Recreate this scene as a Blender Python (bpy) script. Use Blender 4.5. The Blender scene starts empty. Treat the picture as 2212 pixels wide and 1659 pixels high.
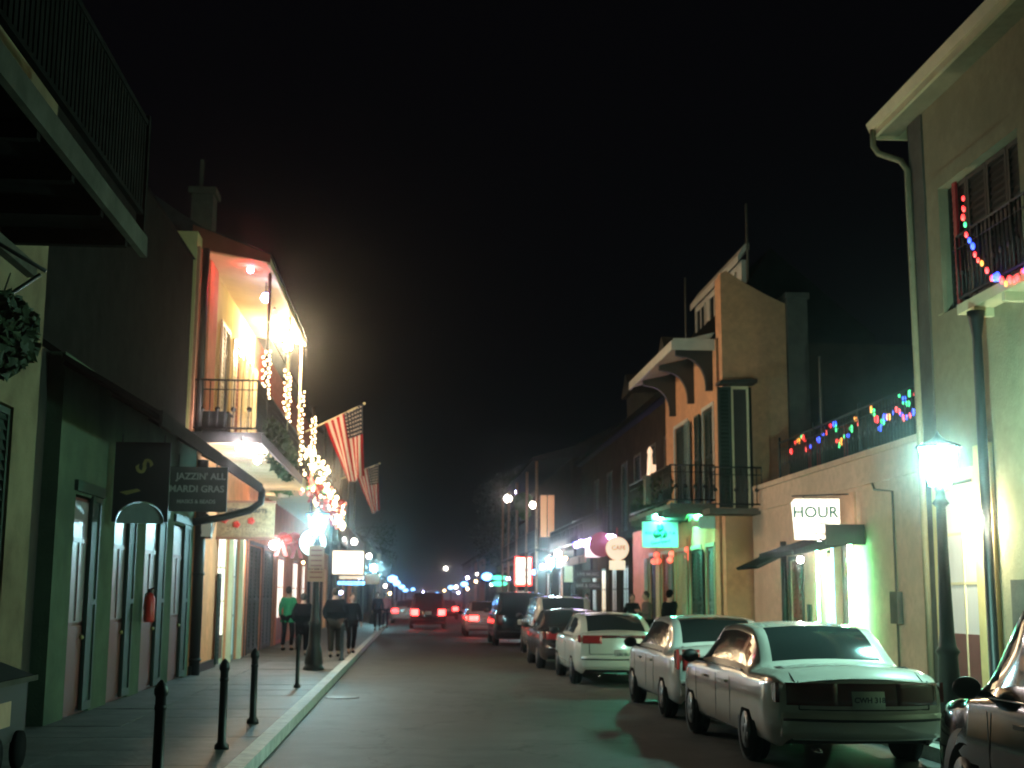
import bpy, bmesh, math, random
from mathutils import Vector, Matrix
random.seed(7)
R=math.radians
scene=bpy.context.scene
# ------------------------------------------------------------------ camera
F=2800.0; VPX,VPY=895.0,1288.0; CX,CY=1106.0,829.5; CAMH=1.72
def cam_axes(roll):
    d=Vector((VPX-CX,CY-VPY,-F)).normalized()
    sr,cr=math.sin(roll),math.cos(roll)
    m=-sr*d.x; n2=d.y**2+d.z**2; q=math.sqrt(n2*cr*cr-m*m)
    a=(m*d.y-d.z*q)/n2; b=(m*d.z+d.y*q)/n2
    u=Vector((sr,a,b)); r=d.cross(u)
    M=Matrix((r,d,u))           # rows: world X,Y,Z in camera coords
    return M                    # world = M @ cam
CAM=cam_axes(R(0.35))
cd=bpy.data.cameras.new('camera'); cam=bpy.data.objects.new('camera',cd); scene.collection.objects.link(cam)
cd.sensor_width=36; cd.lens=F/2212*36; cd.clip_end=3000; cd.clip_start=0.1
M4=CAM.to_4x4(); M4.translation=Vector((0,0,CAMH)); cam.matrix_world=M4
cd.dof.use_dof=True; cd.dof.focus_distance=6.5; cd.dof.aperture_fstop=3.6
scene.camera=cam
def at(px,py,Y):
    w=CAM@Vector((px-CX,CY-py,-F)); t=Y/w.y
    return Vector((0,0,CAMH))+w*t
def atx(px,py,x):
    w=CAM@Vector((px-CX,CY-py,-F)); t=x/w.x
    return Vector((0,0,CAMH))+w*t
# ------------------------------------------------------------------ world, exposure
w=bpy.data.worlds.new('World'); scene.world=w; w.use_nodes=True
bg=w.node_tree.nodes['Background']; bg.inputs[0].default_value=(0.75,0.72,1.0,1); bg.inputs[1].default_value=0.0019
scene.view_settings.view_transform='Standard'; scene.view_settings.look='None'
scene.view_settings.exposure=0.0; scene.view_settings.gamma=1
scene.cycles.use_denoising=True
scene.cycles.max_bounces=6; scene.cycles.sample_clamp_indirect=4.0
scene.cycles.use_light_tree=True
C=scene.collection
# ------------------------------------------------------------------ materials
def nt(name):
    m=bpy.data.materials.new(name); m.use_nodes=True
    t=m.node_tree; return m,t,t.nodes['Principled BSDF']
def mat(name,col,rough=0.7,metal=0.0,var=0.25,scale=3.0,bump=0.0,bscale=30.0,coat=0.0,stain=None):
    m,t,b=nt(name); b.inputs['Roughness'].default_value=rough; b.inputs['Metallic'].default_value=metal
    if rough>=0.75: b.inputs['Specular IOR Level'].default_value=0.0
    if coat: b.inputs['Coat Weight'].default_value=coat; b.inputs['Coat Roughness'].default_value=0.06
    tc=t.nodes.new('ShaderNodeTexCoord')
    n=t.nodes.new('ShaderNodeTexNoise'); n.inputs['Scale'].default_value=scale; n.inputs['Detail'].default_value=6; n.inputs['Roughness'].default_value=0.65
    t.links.new(tc.outputs['Object'],n.inputs['Vector'])
    r=t.nodes.new('ShaderNodeMapRange'); r.inputs['From Min'].default_value=0.3; r.inputs['From Max'].default_value=0.7
    r.inputs['To Min'].default_value=1-var; r.inputs['To Max'].default_value=1+var*0.6
    t.links.new(n.outputs['Fac'],r.inputs['Value'])
    mx=t.nodes.new('ShaderNodeMix'); mx.data_type='RGBA'; mx.blend_type='MULTIPLY'; mx.inputs[0].default_value=1
    mx.inputs[6].default_value=(*col,1); t.links.new(r.outputs[0],mx.inputs[7])
    out=mx.outputs[2]
    if stain:
        n2=t.nodes.new('ShaderNodeTexNoise'); n2.inputs['Scale'].default_value=0.8; n2.inputs['Detail'].default_value=8
        t.links.new(tc.outputs['Object'],n2.inputs['Vector'])
        r2=t.nodes.new('ShaderNodeMapRange'); r2.inputs['From Min'].default_value=0.5; r2.inputs['From Max'].default_value=0.72
        t.links.new(n2.outputs['Fac'],r2.inputs['Value'])
        m2=t.nodes.new('ShaderNodeMix'); m2.data_type='RGBA'; t.links.new(r2.outputs[0],m2.inputs[0])
        t.links.new(out,m2.inputs[6]); m2.inputs[7].default_value=(*stain,1); out=m2.outputs[2]
    t.links.new(out,b.inputs['Base Color'])
    if bump:
        n3=t.nodes.new('ShaderNodeTexNoise'); n3.inputs['Scale'].default_value=bscale; n3.inputs['Detail'].default_value=5
        t.links.new(tc.outputs['Object'],n3.inputs['Vector'])
        bp=t.nodes.new('ShaderNodeBump'); bp.inputs['Strength'].default_value=bump; bp.inputs['Distance'].default_value=0.02
        t.links.new(n3.outputs['Fac'],bp.inputs['Height']); t.links.new(bp.outputs[0],b.inputs['Normal'])
    return m
def emi(name,col,st,sample=True,base=(0.6,0.6,0.6)):
    m,t,b=nt(name); b.inputs['Base Color'].default_value=(*base,1)
    b.inputs['Emission Color'].default_value=(*col,1); b.inputs['Emission Strength'].default_value=st
    m.cycles.emission_sampling='FRONT_BACK' if sample else 'NONE'
    return m
def glass(name,col=(0.02,0.025,0.025),rough=0.10):
    m,t,b=nt(name); b.inputs['Base Color'].default_value=(*col,1); b.inputs['Roughness'].default_value=rough
    b.inputs['Specular IOR Level'].default_value=0.9; b.inputs['Coat Weight'].default_value=0.6; b.inputs['Coat Roughness'].default_value=0.03
    return m
M={}
def asphalt():
    m=mat('asphalt',(0.07,0.07,0.066),0.6,var=0.45,scale=1.6,bump=0.5,bscale=45,stain=(0.045,0.045,0.042)); t=m.node_tree; b=t.nodes['Principled BSDF']
    src=b.inputs['Base Color'].links[0].from_socket; tc=t.nodes.new('ShaderNodeTexCoord')
    n=t.nodes.new('ShaderNodeTexNoise'); n.inputs['Scale'].default_value=1.2; n.inputs['Detail'].default_value=4; t.links.new(tc.outputs['Object'],n.inputs['Vector'])
    ad=t.nodes.new('ShaderNodeVectorMath'); ad.operation='MULTIPLY_ADD'; ad.inputs[1].default_value=(1.6,1.6,1.6); t.links.new(n.outputs['Color'],ad.inputs[0]); t.links.new(tc.outputs['Object'],ad.inputs[2])
    v=t.nodes.new('ShaderNodeTexVoronoi'); v.feature='DISTANCE_TO_EDGE'; v.inputs['Scale'].default_value=.42; t.links.new(ad.outputs[0],v.inputs['Vector'])
    r=t.nodes.new('ShaderNodeMapRange'); r.inputs['From Min'].default_value=0.0; r.inputs['From Max'].default_value=.018; r.inputs['To Min'].default_value=.25; r.inputs['To Max'].default_value=1; t.links.new(v.outputs['Distance'],r.inputs['Value'])
    mx=t.nodes.new('ShaderNodeMix'); mx.data_type='RGBA'; mx.blend_type='MULTIPLY'; mx.inputs[0].default_value=1; t.links.new(src,mx.inputs[6]); t.links.new(r.outputs[0],mx.inputs[7])
    v2=t.nodes.new('ShaderNodeTexVoronoi'); v2.inputs['Scale'].default_value=.22; v2.distance='CHEBYCHEV'; t.links.new(tc.outputs['Object'],v2.inputs['Vector'])
    r2=t.nodes.new('ShaderNodeMapRange'); r2.inputs['To Min'].default_value=.72; r2.inputs['To Max'].default_value=1.2; t.links.new(v2.outputs['Color'],r2.inputs['Value'])
    m2=t.nodes.new('ShaderNodeMix'); m2.data_type='RGBA'; m2.blend_type='MULTIPLY'; m2.inputs[0].default_value=1; t.links.new(mx.outputs[2],m2.inputs[6]); t.links.new(r2.outputs[0],m2.inputs[7])
    t.links.new(m2.outputs[2],b.inputs['Base Color']); return m
M['asphalt']=asphalt()
M['pave']=mat('pavement_concrete',(0.115,0.115,0.105),0.6,var=0.5,scale=3,bump=0.3,bscale=14,stain=(0.06,0.06,0.055))
M['kerb']=mat('kerb_paint',(0.55,0.55,0.5),0.6,var=0.4,scale=5,bump=0.3)
M['ground']=mat('ground_soil',(0.05,0.05,0.045),0.9)
M['green_wall']=mat('green_stucco',(0.095,0.125,0.085),0.8,var=0.2,scale=2,bump=0.25,stain=(0.06,0.08,0.06))
M['tan_wall']=mat('tan_stucco',(0.19,0.15,0.095),0.85,var=0.3,scale=2,bump=0.3,stain=(0.28,0.24,0.15))
M['buff_wall']=mat('buff_stucco',(0.66,0.46,0.33),0.85,var=0.16,scale=6,bump=0.35,bscale=22,stain=(0.54,0.38,0.27))
M['cream_wall']=mat('cream_stucco',(0.33,0.29,0.19),0.85,var=0.15,scale=6,bump=0.35,bscale=22,stain=(0.26,0.23,0.15))
M['yellow_wall']=mat('yellow_stucco',(0.72,0.58,0.28),0.8,var=0.15,scale=2,bump=0.2)
M['orange_wall']=mat('orange_stucco',(0.68,0.36,0.20),0.85,var=0.18,scale=6,bump=0.3,stain=(0.56,0.31,0.18))
M['salmon_wall']=mat('salmon_stucco',(0.62,0.27,0.17),0.85,var=0.2,scale=2,bump=0.2)
M['peach_wall']=mat('peach_stucco',(0.6,0.36,0.24),0.85,var=0.2,scale=2,bump=0.2)
M['red_brick']=mat('red_painted_wall',(0.42,0.13,0.10),0.85,var=0.35,scale=5,bump=0.3)
M['grey_wall']=mat('grey_stucco',(0.14,0.13,0.11),0.85,var=0.3,scale=2,bump=0.3)
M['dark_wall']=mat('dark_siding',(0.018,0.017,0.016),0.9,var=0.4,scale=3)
M['ember_wall']=mat('deep_orange_stucco',(0.74,0.27,0.13),0.85,var=0.2,scale=4,bump=0.25,stain=(0.55,0.22,0.12))
M['umber_wall']=mat('umber_siding',(0.05,0.038,0.028),0.85,var=0.4,scale=2,bump=0.2)
M['roof']=mat('dark_roof_slate',(0.05,0.05,0.055),0.8,var=0.3,scale=8,bump=0.4,bscale=18)
M['white_trim']=mat('off_white_trim',(0.6,0.57,0.48),0.6,var=0.15)
M['cream_trim']=mat('cream_trim',(0.72,0.62,0.38),0.6,var=0.12)
M['pale_green_trim']=mat('pale_green_trim',(0.42,0.52,0.30),0.6,var=0.12)
M['iron']=mat('black_iron',(0.018,0.018,0.018),0.45,0.3,var=0.2)
M['beam_paint']=mat('aged_beam_paint',(0.085,0.08,0.065),0.8,var=0.3)
M['dark_wood']=mat('dark_wood',(0.03,0.025,0.02),0.6,var=0.3)
M['green_shutter']=mat('dark_green_shutter',(0.016,0.032,0.024),0.6,var=0.2)
M['brown_shutter']=mat('red_brown_shutter',(0.22,0.07,0.04),0.5,var=0.2)
M['teal_shutter']=mat('grey_teal_shutter',(0.16,0.22,0.20),0.5,var=0.2)
M['red_door']=mat('red_door',(0.5,0.06,0.04),0.45,var=0.2)
M['reflection_panel']=mat('pale_door_reflection',(0.24,0.20,0.20),0.35,var=0.3,scale=2)
M['maroon_panel']=mat('maroon_door_panel',(0.16,0.05,0.045),0.4,var=0.2)
M['soffit']=mat('soffit_boards',(0.66,0.52,0.30),0.7,var=0.1)
M['awning']=mat('dark_awning_metal',(0.016,0.016,0.015),0.8,var=0.3)
M['glass']=glass('window_glass')
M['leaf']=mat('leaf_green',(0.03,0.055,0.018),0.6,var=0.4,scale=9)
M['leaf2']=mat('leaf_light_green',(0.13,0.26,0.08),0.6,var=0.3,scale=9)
M['bark']=mat('bark',(0.09,0.07,0.05),0.9)
M['tyre']=mat('tyre_rubber',(0.02,0.02,0.02),0.8)
M['rim']=mat('wheel_alloy',(0.12,0.12,0.12),0.45,0.9,var=0.1)
M['chrome']=mat('chrome',(0.6,0.6,0.6),0.15,1.0,var=0.05)
M['blackplastic']=mat('black_plastic',(0.01,0.01,0.01),0.6)
M['plate']=mat('licence_plate',(0.6,0.62,0.52),0.5,var=0.1)
M['ink']=mat('dark_ink',(0.04,0.05,0.06),0.6)
M['tl_dark']=mat('tail_lamp_dark_red',(0.11,0.012,0.012),0.2,coat=0.6)
M['tl_red']=mat('tail_lamp_red',(0.35,0.02,0.02),0.2,coat=0.6)
M['skin']=mat('skin',(0.45,0.27,0.19),0.6,var=0.1)
M['hair']=mat('dark_hair',(0.02,0.016,0.012),0.7)
M['cloth_black']=mat('black_cloth',(0.006,0.006,0.007),0.9)
M['cloth_navy']=mat('navy_cloth',(0.02,0.025,0.05),0.9)
M['cloth_brown']=mat('brown_cloth',(0.03,0.022,0.016),0.9)
M['cloth_green']=mat('green_cloth',(0.03,0.32,0.14),0.9,var=0.1)
M['cloth_grey']=mat('grey_cloth',(0.14,0.12,0.11),0.9)
M['cloth_pink']=mat('pink_cloth',(0.5,0.22,0.25),0.9)
M['cloth_pale']=mat('pale_cloth',(0.5,0.42,0.36),0.9)
M['sign_dark']=mat('dark_sign_board',(0.015,0.015,0.015),0.6,var=0.3)
M['sign_grey']=mat('faded_sign_board',(0.05,0.055,0.05),0.6,var=0.3)
M['sign_text']=mat('faded_sign_letters',(0.34,0.36,0.34),0.6,var=0.2)
M['sign_wood']=mat('wooden_sign_board',(0.30,0.17,0.09),0.7,var=0.5,scale=12)
M['sign_tan']=mat('tan_sign_board',(0.45,0.28,0.16),0.7,var=0.2)
M['gold']=mat('dull_gold_paint',(0.3,0.24,0.08),0.5)
M['flag_red']=mat('flag_red_cloth',(0.30,0.006,0.010),0.8,var=0.1)
M['flag_white']=mat('flag_white_cloth',(0.50,0.43,0.37),0.8,var=0.1)
M['flag_blue']=mat('flag_blue_cloth',(0.006,0.009,0.022),0.8,var=0.1)
M['teal_board']=mat('teal_sign_board',(0.45,0.8,0.7),0.5,var=0.08)
M['teal_dark']=mat('teal_sign_letters',(0.03,0.45,0.28),0.5,var=0.08)
M['red_paint']=mat('red_paint',(0.6,0.03,0.02),0.4)
M['ribbon']=mat('red_ribbon',(0.35,0.015,0.02),0.6)
def paint(name,col,metal=0.2,rough=0.32):
    return mat(name,col,rough,metal,var=0.06,scale=1.5,coat=0.7)
# ------------------------------------------------------------------ mesh helpers
class MB:
    def __init__(s): s.v=[]; s.f=[]; s.sm=[]
    def add(s,vs,fs,smooth=False):
        o=len(s.v); s.v+= [tuple(p) for p in vs]; s.f+=[tuple(i+o for i in f) for f in fs]; s.sm+=[smooth]*len(fs)
    def box(s,x0,x1,y0,y1,z0,z1):
        x0,x1=sorted((x0,x1)); y0,y1=sorted((y0,y1)); z0,z1=sorted((z0,z1))
        s.add([(x0,y0,z0),(x1,y0,z0),(x1,y1,z0),(x0,y1,z0),(x0,y0,z1),(x1,y0,z1),(x1,y1,z1),(x0,y1,z1)],
              [(0,3,2,1),(4,5,6,7),(0,1,5,4),(1,2,6,5),(2,3,7,6),(3,0,4,7)]); return s
    def hexa(s,b,t):   # bottom quad, top quad (ccw from above)
        s.add(list(b)+list(t),[(0,3,2,1),(4,5,6,7),(0,1,5,4),(1,2,6,5),(2,3,7,6),(3,0,4,7)]); return s
    def prism(s,poly,axis,a,b):   # poly 2D list extruded along axis between a,b
        n=len(poly)
        def P(p,q):
            return {'x':(q,p[0],p[1]),'y':(p[0],q,p[1]),'z':(p[0],p[1],q)}[axis]
        s.add([P(p,a) for p in poly]+[P(p,b) for p in poly],
              [tuple(range(n)),tuple(range(2*n-1,n-1,-1))]+[(i,i+n,(i+1)%n+n,(i+1)%n) for i in range(n)]); return s
    def tube(s,pts,r,n=8,smooth=True):
        pts=[Vector(p) for p in pts]; rs=r if isinstance(r,(list,tuple)) else [r]*len(pts)
        rings=[]; ref=None
        for i,p in enumerate(pts):
            d=(pts[min(i+1,len(pts)-1)]-pts[max(i-1,0)])
            if d.length<1e-9: d=Vector((0,0,1))
            d.normalize()
            if ref is None: ref=Vector((0,0,1)) if abs(d.z)<0.9 else Vector((1,0,0))
            u=d.cross(ref).normalized(); v=u.cross(d).normalized(); ref=v
            rings.append([p+(u*math.cos(2*math.pi*k/n)+v*math.sin(2*math.pi*k/n))*rs[i] for k in range(n)])
        vs=[q for rg in rings for q in rg]; fs=[]
        for i in range(len(pts)-1):
            for k in range(n):
                a=i*n+k; b=i*n+(k+1)%n; fs.append((a,b,b+n,a+n))
        fs.append(tuple(range(n-1,-1,-1))); L=(len(pts)-1)*n; fs.append(tuple(range(L,L+n)))
        s.add(vs,fs,smooth); return s
    def lathe(s,prof,c=(0,0,0),n=12,axis='z',smooth=True):
        vs=[];fs=[]
        for r,h in prof:
            for k in range(n):
                a=2*math.pi*k/n; p,q=r*math.cos(a),r*math.sin(a)
                vs.append({'z':(c[0]+p,c[1]+q,c[2]+h),'x':(c[0]+h,c[1]+p,c[2]+q),'y':(c[0]+p,c[1]+h,c[2]+q)}[axis])
        for i in range(len(prof)-1):
            for k in range(n):
                a=i*n+k;b=i*n+(k+1)%n; fs.append((a,b,b+n,a+n))
        fs.append(tuple(range(n-1,-1,-1))); L=(len(prof)-1)*n; fs.append(tuple(range(L,L+n)))
        s.add(vs,fs,smooth); return s
    def ball(s,c,r,n=10,m=6,sz=(1,1,1)):
        prof=[]
        vs=[];fs=[]
        for i in range(m+1):
            t=math.pi*i/m
            for k in range(n):
                a=2*math.pi*k/n
                vs.append((c[0]+r*sz[0]*math.sin(t)*math.cos(a),c[1]+r*sz[1]*math.sin(t)*math.sin(a),c[2]+r*sz[2]*math.cos(t)))
        for i in range(m):
            for k in range(n):
                a=i*n+k;b=i*n+(k+1)%n; fs.append((a,a+n,b+n,b))
        s.add(vs,fs,True); return s
    def mesh(s,name):
        me=bpy.data.meshes.new(name); me.from_pydata(s.v,[],s.f); me.validate()
        if len(me.polygons)==len(s.sm): me.polygons.foreach_set('use_smooth',s.sm)
        bm=bmesh.new(); bm.from_mesh(me); bmesh.ops.remove_doubles(bm,verts=bm.verts,dist=1e-5)
        bmesh.ops.recalc_face_normals(bm,faces=bm.faces); bm.to_mesh(me); bm.free()
        return me
    def build(s,name,m,parent=None,loc=None):
        me=s.mesh(name); me.materials.append(m)
        o=bpy.data.objects.new(name,me); C.objects.link(o)
        if parent: o.parent=parent
        if loc is not None: o.location=loc
        return o
def tag(o,label=None,cat=None,group=None,kind=None):
    if label: o['label']=label
    if cat: o['category']=cat
    if group: o['group']=group
    if kind: o['kind']=kind
    return o
def thing(name,label,cat,loc=(0,0,0),rz=0,group=None):
    o=bpy.data.objects.new(name,None); C.objects.link(o); o.location=loc; o.rotation_euler=(0,0,rz); o.empty_display_size=0.2
    return tag(o,label,cat,group)
def kids(o): return [c for c in C.objects if c.parent==o]
def copy_tree(o,parent=None):
    c=o.copy(); C.objects.link(c); c.parent=parent
    for ch in kids(o): copy_tree(ch,c)
    return c
def text_obj(txt,size,name,m,parent,loc,rot,depth=0.006,align='CENTER',xs=1.0):
    cu=bpy.data.curves.new('lettering','FONT'); cu.body=txt; cu.size=size; cu.extrude=depth; cu.align_x=align; cu.align_y='CENTER'
    cu.resolution_u=3; cu.offset=size*0.02
    tmp=bpy.data.objects.new('tmp',cu); C.objects.link(tmp)
    bpy.context.view_layer.update()
    me=bpy.data.meshes.new_from_object(tmp.evaluated_get(bpy.context.evaluated_depsgraph_get()))
    bpy.data.objects.remove(tmp); me.name=name
    me.materials.clear(); me.materials.append(m)
    o=bpy.data.objects.new(name,me); C.objects.link(o); o.parent=parent; o.location=loc; o.rotation_euler=rot; o.scale=(xs,1,1)
    return o
FACE=(math.pi/2,0,0)      # lettering facing the camera (-Y)
# ------------------------------------------------------------------ ground
def struct(name,mb,m): o=mb.build(name,m); o['kind']='structure'; return o
KX=-1.55; KR=5.62; WL=-4.45; WR=8.4
struct('ground',MB().box(-600,600,-60,1200,-0.6,-0.05),M['ground'])
struct('road',MB().box(KX-0.1,KR+0.1,-20,500,-0.045,0.0),M['asphalt'])
def pave(name,x0,x1):
    mb=MB(); y=-6.0
    random.seed(3)
    while y<70:
        yl=1.25; cols=[x0,(x0*0.55+x1*0.45),x1] if abs(x1-x0)>2 else [x0,x1]
        for a,b in zip(cols,cols[1:]):
            z=0.14+random.uniform(-0.004,0.004)
            mb.box(a+0.006,b-0.006,y+0.006,y+yl-0.006,0.0,z)
        y+=yl
    mb.box(x0,x1,70,500,0,0.14); mb.box(x0,x1,-20,-6,0,0.14)
    mb.box(x0,x1,-6,70,-0.03,0.125)
    return mb
struct('left_sidewalk',pave('s',-5.0,KX-0.17),M['pave'])
struct('right_sidewalk',pave('s',KR+0.17,9.0),M['pave'])
def kerb(a,b):
    mb=MB(); y=-6
    while y<500:
        l=2.4 if y<90 else 60
        mb.prism([(a,-0.03),(b,-0.03),(b,0.142),(a+(0.0),0.147)],'y',y+0.004,y+l-0.004); y+=l
    return mb
struct('left_kerb',kerb(KX-0.17,KX),M['kerb'])
struct('right_kerb',kerb(KR,KR+0.17),M['kerb'])
# wet patch / iron cover near the left kerb
cov=MB().lathe([(0.30,0),(0.30,0.008),(0.26,0.012)],(-1.2,22.9,0.0),20)
tag(cov.build('manhole_cover',M['iron']),'round iron cover lying in the road beside the left kerb','manhole cover')
# ------------------------------------------------------------------ facade helpers
def wall_mb(mb,s,xw,y0,y1,z0,z1,ops=(),th=0.35):
    """wall plane facing the street at x=xw; s=-1 left side, +1 right side; ops (ya,yb,za,zb)"""
    xo=xw+s*th
    ops=sorted(ops); y=y0
    for ya,yb,za,zb in ops:
        if ya>y+1e-4: mb.box(xw,xo,y,ya,z0,z1)
        if za>z0+1e-4: mb.box(xw,xo,ya,yb,z0,za)
        if zb<z1-1e-4: mb.box(xw,xo,ya,yb,zb,z1)
        y=yb
    if y<y1-1e-4: mb.box(xw,xo,y,y1,z0,z1)
def leaf_mb(s,x,ya,yb,za,zb,slats=True,fr=0.07,th=0.05,pitch=0.11):
    mb=MB(); xi=x+s*th
    mb.box(x,xi,ya,ya+fr,za,zb); mb.box(x,xi,yb-fr,yb,za,zb)
    mb.box(x,xi,ya+fr,yb-fr,za,za+fr*1.6); mb.box(x,xi,ya+fr,yb-fr,zb-fr,zb)
    mz=(za+zb)/2; mb.box(x,xi,ya+fr,yb-fr,mz-fr/2,mz+fr/2)
    if slats:
        z=za+fr*1.6+0.02
        while z<zb-fr-0.03:
            if abs(z-mz)>fr*0.9:
                mb.add([(x+s*0.005,ya+fr,z+0.0),(x+s*0.005,yb-fr,z),(x+s*0.04,yb-fr,z+pitch*0.8),(x+s*0.04,ya+fr,z+pitch*0.8)],[(0,1,2,3)])
            z+=pitch
        mb.box(x+s*0.042,x+s*0.049,ya+fr,yb-fr,za+fr,zb-fr)
    else:
        mb.box(x+s*0.02,x+s*0.035,ya+fr,yb-fr,za+fr,zb-fr)
    return mb
def frame_mb(s,x,ya,yb,za,zb,w=0.1,d=0.06):
    mb=MB(); xi=x-s*d
    mb.box(xi,x,ya-w,ya,za,zb+w); mb.box(xi,x,yb,yb+w,za,zb+w); mb.box(xi,x,ya,yb,zb,zb+w)
    return mb
def shutter_door(par,s,xw,ya,yb,za,zb,m,fm=None,rec=0.03,name='shutter_door',leaves=2,frame=True,label=None):
    b=MB(); b.box(xw+s*(rec+0.06),xw+s*(rec+0.09),ya,yb,za,zb)
    d=b.build(name,M['dark_wood'],par)
    if label: d['label']=label
    n=leaves
    for i in range(n):
        a=ya+(yb-ya)*i/n+0.01; c=ya+(yb-ya)*(i+1)/n-0.01
        leaf_mb(s,xw+s*rec,a,c,za+0.02,zb-0.02).build('leaf',m,d)
    if frame: frame_mb(s,xw,ya,yb,za,zb,.1,.03).build('frame',fm or M['white_trim'],d)
    return d
def glazed(par,s,xw,ya,yb,za,zb,pm,fm,rec=0.05,name='window',nx=2,nz=3,low=None,label=None):
    mb=MB(); xi=xw+s*rec; w=0.05
    mb.box(xi,xi+s*w,ya,ya+0.08,za,zb); mb.box(xi,xi+s*w,yb-0.08,yb,za,zb); mb.box(xi,xi+s*w,ya+.08,yb-.08,zb-0.08,zb); mb.box(xi,xi+s*w,ya+.08,yb-.08,za,za+0.12)
    zl=low if low else za+0.12
    for i in range(1,nx):
        y=ya+(yb-ya)*i/nx; mb.box(xi+s*.003,xi+s*(w-.003),y-0.02,y+0.02,za+.12,zb-.08)
    for i in range(1,nz):
        z=zl+(zb-zl)*i/nz; mb.box(xi+s*.006,xi+s*(w-.006),ya+.08,yb-.08,z-0.02,z+0.02)
    d=mb.build(name,fm,par)
    if label: d['label']=label
    MB().box(xi+s*0.02,xi+s*0.03,ya+.08,yb-.08,zl,zb-.08).build('pane',pm,d)
    if low: MB().box(xi+s*0.012,xi+s*0.04,ya+.08,yb-.08,za+.12,low).build('lower_panel',M['maroon_panel'],d)
    MB().box(xi+s*0.06,xi+s*0.08,ya,yb,za,zb).build('backing',M['dark_wood'],d)
    return d
def railing_mb(p0,p1,z0,h=1.0,step=0.14,bar=0.012):
    mb=MB(); p0=Vector((*p0,0));p1=Vector((*p1,0)); L=(p1-p0).length; n=max(2,int(L/step)); d=(p1-p0)/n
    for z in (z0+h,z0+0.1): mb.tube([(p0.x,p0.y,z),(p1.x,p1.y,z)],0.022,6)
    mb.tube([(p0.x,p0.y,z0+h*0.82),(p1.x,p1.y,z0+h*0.82)],0.012,4)
    for i in range(n+1):
        p=p0+d*i; mb.tube([(p.x,p.y,z0+0.1),(p.x,p.y,z0+h)],bar if i%8 else bar*1.8,4)
    for i in range(0,n,2):
        p=p0+d*(i+1); 
        mb.lathe([(0.055,-0.006),(0.055,0.006)],(p.x,p.y,z0+h*0.45),8,axis='x' if abs(d.y)>abs(d.x) else 'y')
    return mb
def foliage_mb(c,r,n,size,flat=1.0,seed=0):
    rd=random.Random(seed); mb=MB()
    for i in range(n):
        while True:
            p=Vector((rd.uniform(-1,1),rd.uniform(-1,1),rd.uniform(-1,1)))
            if p.length<1: break
        p=Vector((c[0]+p.x*r[0],c[1]+p.y*r[1],c[2]+p.z*r[2]))
        a=Vector((rd.gauss(0,1),rd.gauss(0,1),rd.gauss(0,1)*flat)).normalized(); b=a.orthogonal().normalized()*size*0.3; a=a*size*rd.uniform(0.6,1.3)
        mb.add([p-a*0.5,p+b,p+a*0.5+Vector((0,0,-size*.15)),p-b],[(0,1,2,3)])
    return mb
def bulb_mesh(r=0.05,sz=(1,1,1.4)):
    return MB().ball((0,0,0),r,8,5,sz)
_bm={}
def bulb(par,p,matkey,r=0.05,sz=(1,1,1.4),name='bulb'):
    k=(matkey,round(r,3),sz)
    if k not in _bm:
        me=bulb_mesh(r,sz).mesh('bulb'); me.materials.append(M[matkey]); _bm[k]=me
    o=bpy.data.objects.new(name,_bm[k]); C.objects.link(o); o.parent=par; o.location=Vector(p); return o
def shift(o): return o
# ================================================================== emissive materials
def shell(name,col,st):
    m=bpy.data.materials.new(name); m.use_nodes=True; t=m.node_tree
    for n in list(t.nodes):
        if n.type=='BSDF_PRINCIPLED': t.nodes.remove(n)
    a=t.nodes.new('ShaderNodeBsdfTransparent'); e=t.nodes.new('ShaderNodeEmission'); e.inputs[0].default_value=(*col,1); e.inputs[1].default_value=st
    g=t.nodes.new('ShaderNodeAddShader'); t.links.new(a.outputs[0],g.inputs[0]); t.links.new(e.outputs[0],g.inputs[1]); t.links.new(g.outputs[0],t.nodes['Material Output'].inputs[0])
    m.cycles.emission_sampling='NONE'; return m
M['shell_green']=shell('green_halo_glass',(0.22,1.0,0.9),7.0)  # lens halo put in as a glow of the lantern glass
M['shell_blue']=shell('blue_halo_glass',(0.05,0.35,1.0),3.0)  # blue lens fringe put in as glass glow
M['lamp_green']=emi('lamp_glass_green_white',(0.46,1.0,0.84),1150)
M['lamp_blue']=emi('lamp_glass_blue_white',(0.42,0.88,0.95),600)
M['lamp_far']=emi('lamp_glass_far',(0.16,0.42,1.0),9)
M['far_hot']=emi('far_porch_lamp',(1.0,0.85,0.75),28)
M['far_warm']=emi('far_warm_porch_lamp',(1.0,0.6,0.25),24)
M['door_lamp']=emi('doorway_lamp',(1.0,0.93,0.66),1100)
M['bulb_warm_hot']=emi('hot_warm_lamp',(1.0,0.74,0.44),1300)
M['bulb_white_hot']=emi('hot_white_lamp',(1.0,0.86,0.82),400)
M['bulb_red_hot']=emi('hot_red_lamp',(1.0,0.05,0.08),160)
M['bulb_violet']=emi('violet_white_lamp',(0.6,0.55,1.0),45)
M['bulb_green_hot']=emi('green_spot_lamp',(0.12,1.0,0.62),1600)
M['b_warm']=emi('fairy_bulb_warm',(1.0,0.68,0.36),11,False)
M['b_warm2']=emi('fairy_bulb_bright_warm',(1.0,0.75,0.42),22,False)
M['b_red']=emi('fairy_bulb_red',(1.0,0.03,0.03),3.5,False)
M['b_blue']=emi('fairy_bulb_blue',(0.03,0.08,1.0),4,False)
M['b_green']=emi('fairy_bulb_green',(0.05,1.0,0.3),2.5,False)
M['b_orange']=emi('fairy_bulb_orange',(1.0,0.35,0.03),3,False)
M['b_violet']=emi('fairy_bulb_violet_white',(0.6,0.45,1.0),34,False)
M['b_redlit']=emi('red_lit_ornament',(1.0,0.07,0.03),1.6,False)
M['pane_warm']=emi('lit_pane_warm',(1.0,0.78,0.45),0.9,True)
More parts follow.
